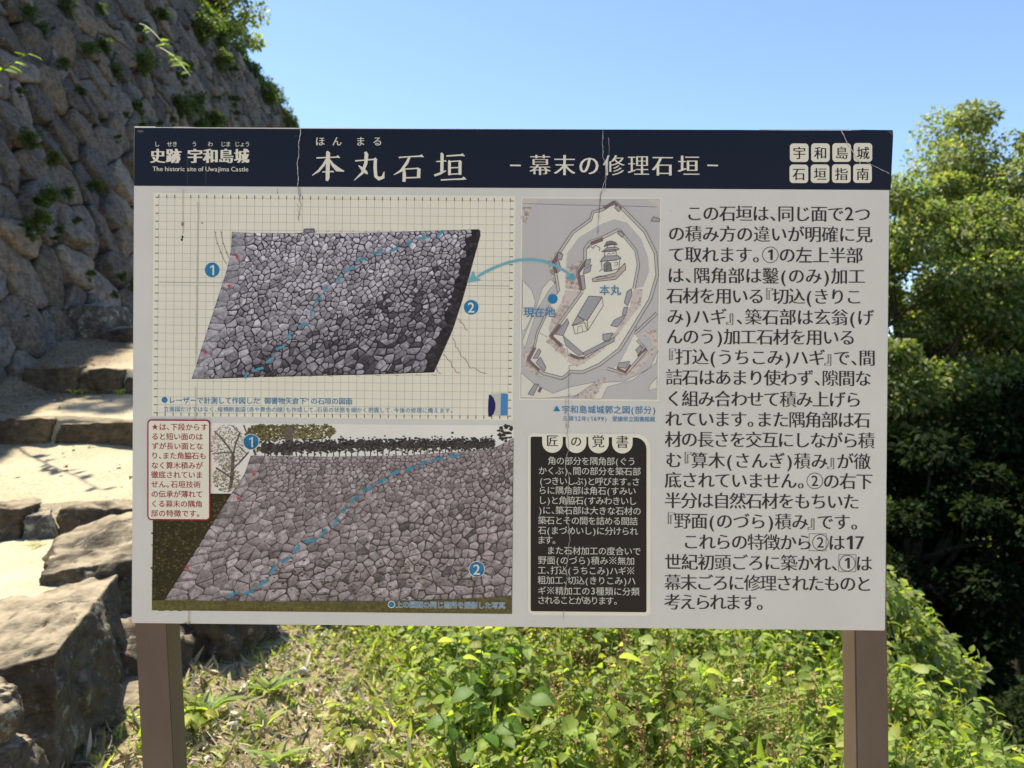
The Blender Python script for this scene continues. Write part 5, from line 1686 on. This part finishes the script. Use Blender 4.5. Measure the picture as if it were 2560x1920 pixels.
# small things lying and growing about
r = np.random.default_rng(160)
P = scatter(r, 420, -1.55, 1.6, 2.35, 5.5, lambda x, y: inpath(x, y) * (1 - .6 * lush(x, y)))
g = np.linspace(-1, 1, 4); A, B = np.meshgrid(g, g, indexing='ij'); A = A.ravel(); B = B.ravel(); O = np.ones_like(A)
q = np.concatenate([np.stack(t, 1) for t in ((A, B, O), (B, A, -O), (O, A, B), (-O, B, A), (B, O, A), (A, -O, B))]); qf = np.concatenate([grid_faces(4, 4, i * 16) for i in range(6)])
q = q / np.linalg.norm(q, axis=1, keepdims=True)
parts = []
for p in P:
    sz = r.uniform(.004, .013) * (2.2 if r.random() < .06 else 1); R3 = frames(unit(r, 1), unit(r, 1))[0]
    d = np.array([noise.noise(Vector(a * 1.3 + p * 50)) for a in q])[:, None]
    v = ((q * (1 + .45 * d)) * r.uniform(.6, 1.2, 3)) @ R3.T * sz + p + (0, 0, sz * .3)
    parts.append((v, qf, np.tile(pick(r, [(.36, .32, .26), (.46, .43, .37), (.24, .21, .17), (.55, .53, .48)], 1), (len(q), 1))))
v, f, c = merge(parts)
tag(link('gravel', mesh_np('gravel', v, f, c, smooth=True), M_STRAW), kind='stuff')

a = [G(400 + .398 * x, 1500 + .398 * y) for x, y in ((905, 750), (935, 795), (915, 850), (882, 890), (880, 940))]
a = [p + (0, 0, .012 + .012 * (i % 2)) for i, p in enumerate(a)]
v, f, c = tube(a, [.005, .006, .006, .005, .004], 6)
tag(link('fallen_twig', mesh_np('fallen_twig', v, f, smooth=True), M_BARK), 'crooked bare twig lying on the dry soil in the lower middle', 'twig')

b = G(1850, 1800); top = np.array(W(1846, 1702, b[1] - .02))
root = empty('wild_flower', b); tag(root, 'single pale white and yellow wild flower above the grass left of the right post', 'flower')
v, f, c = tube([b - b, (top - b) * .5 + (.012, 0, 0), top - b], [.002, .0018, .0015], 5); link('stem', mesh_np('stem', v, f, smooth=True), M_STEM, root)
an = np.arange(7) * .9; d = np.stack([np.cos(an), np.sin(an) * .8, .25 + .3 * np.sin(an * 2)], 1)
v, f, c = leaves(T_OVAL, np.tile(top - b, (7, 1)), d, np.tile((0, -.3, 1.), (7, 1)), np.full(7, .026), np.tile((.70, .70, .60), (7, 1))); link('petals', mesh_np('petals', v, f, c), M_LEAF, root)
v, f, c = leaves(T_SIMPLE, np.tile(top - b, (24, 1)) + r.normal(0, .003, (24, 3)), unit(r, 24) + (0, -.4, .8), unit(r, 24), np.full(24, .010), np.tile((.55, .42, .05), (24, 1))); link('flower_centre', mesh_np('flower_centre', v, f, c), M_LEAF, root)

gm = grass_tuft(340, 16, .16, 1.2)
for u, y, z, lab in ((190, 7.28, 1.36, 'small green grass tuft in the joint between the two upper step stones'), (302, 7.24, 1.36, 'small green grass tuft at the right end of the upper step stones'), (286, 4.66, .48, 'thin grass growing at the lowest step beside the sign edge'), (112, 4.62, .47, 'dry grass tuft against the pointed grey rock')):
    o = link('grass_tuft', gm, M_LEAF); o.location = ((u - 1280) / F * y, y, z); o.rotation_euler = (0, 0, r.uniform(0, 6)); tag(o, lab, 'grass')

r = np.random.default_rng(170)
n = 420
x = r.uniform(-5.2, -2.1, n); y = 3.0 + 6.6 * r.random(n) ** .7; x += .25 * np.sin(5 * y)
P = np.stack([x, y, path_z(y) + .03], 1); P = P[~((np.abs(y - 4.92) < .1) | (np.abs(y - 6.32) < .1) | (np.abs(y - 7.42) < .1))]; n = len(P)
v1 = leaves(tpl2, P, unit(r, n) * (1, 1, .2), unit(r, n) * .4 + (0, 0, .9), r.uniform(.3, 1, n) ** 2 * .045 + .006, pick(r, DRY + BROWN + [(.10, .075, .045)], n))
v, f, c = v1
tag(link('leaf_litter', mesh_np('leaf_litter', v, f, c), M_STRAW), kind='stuff')
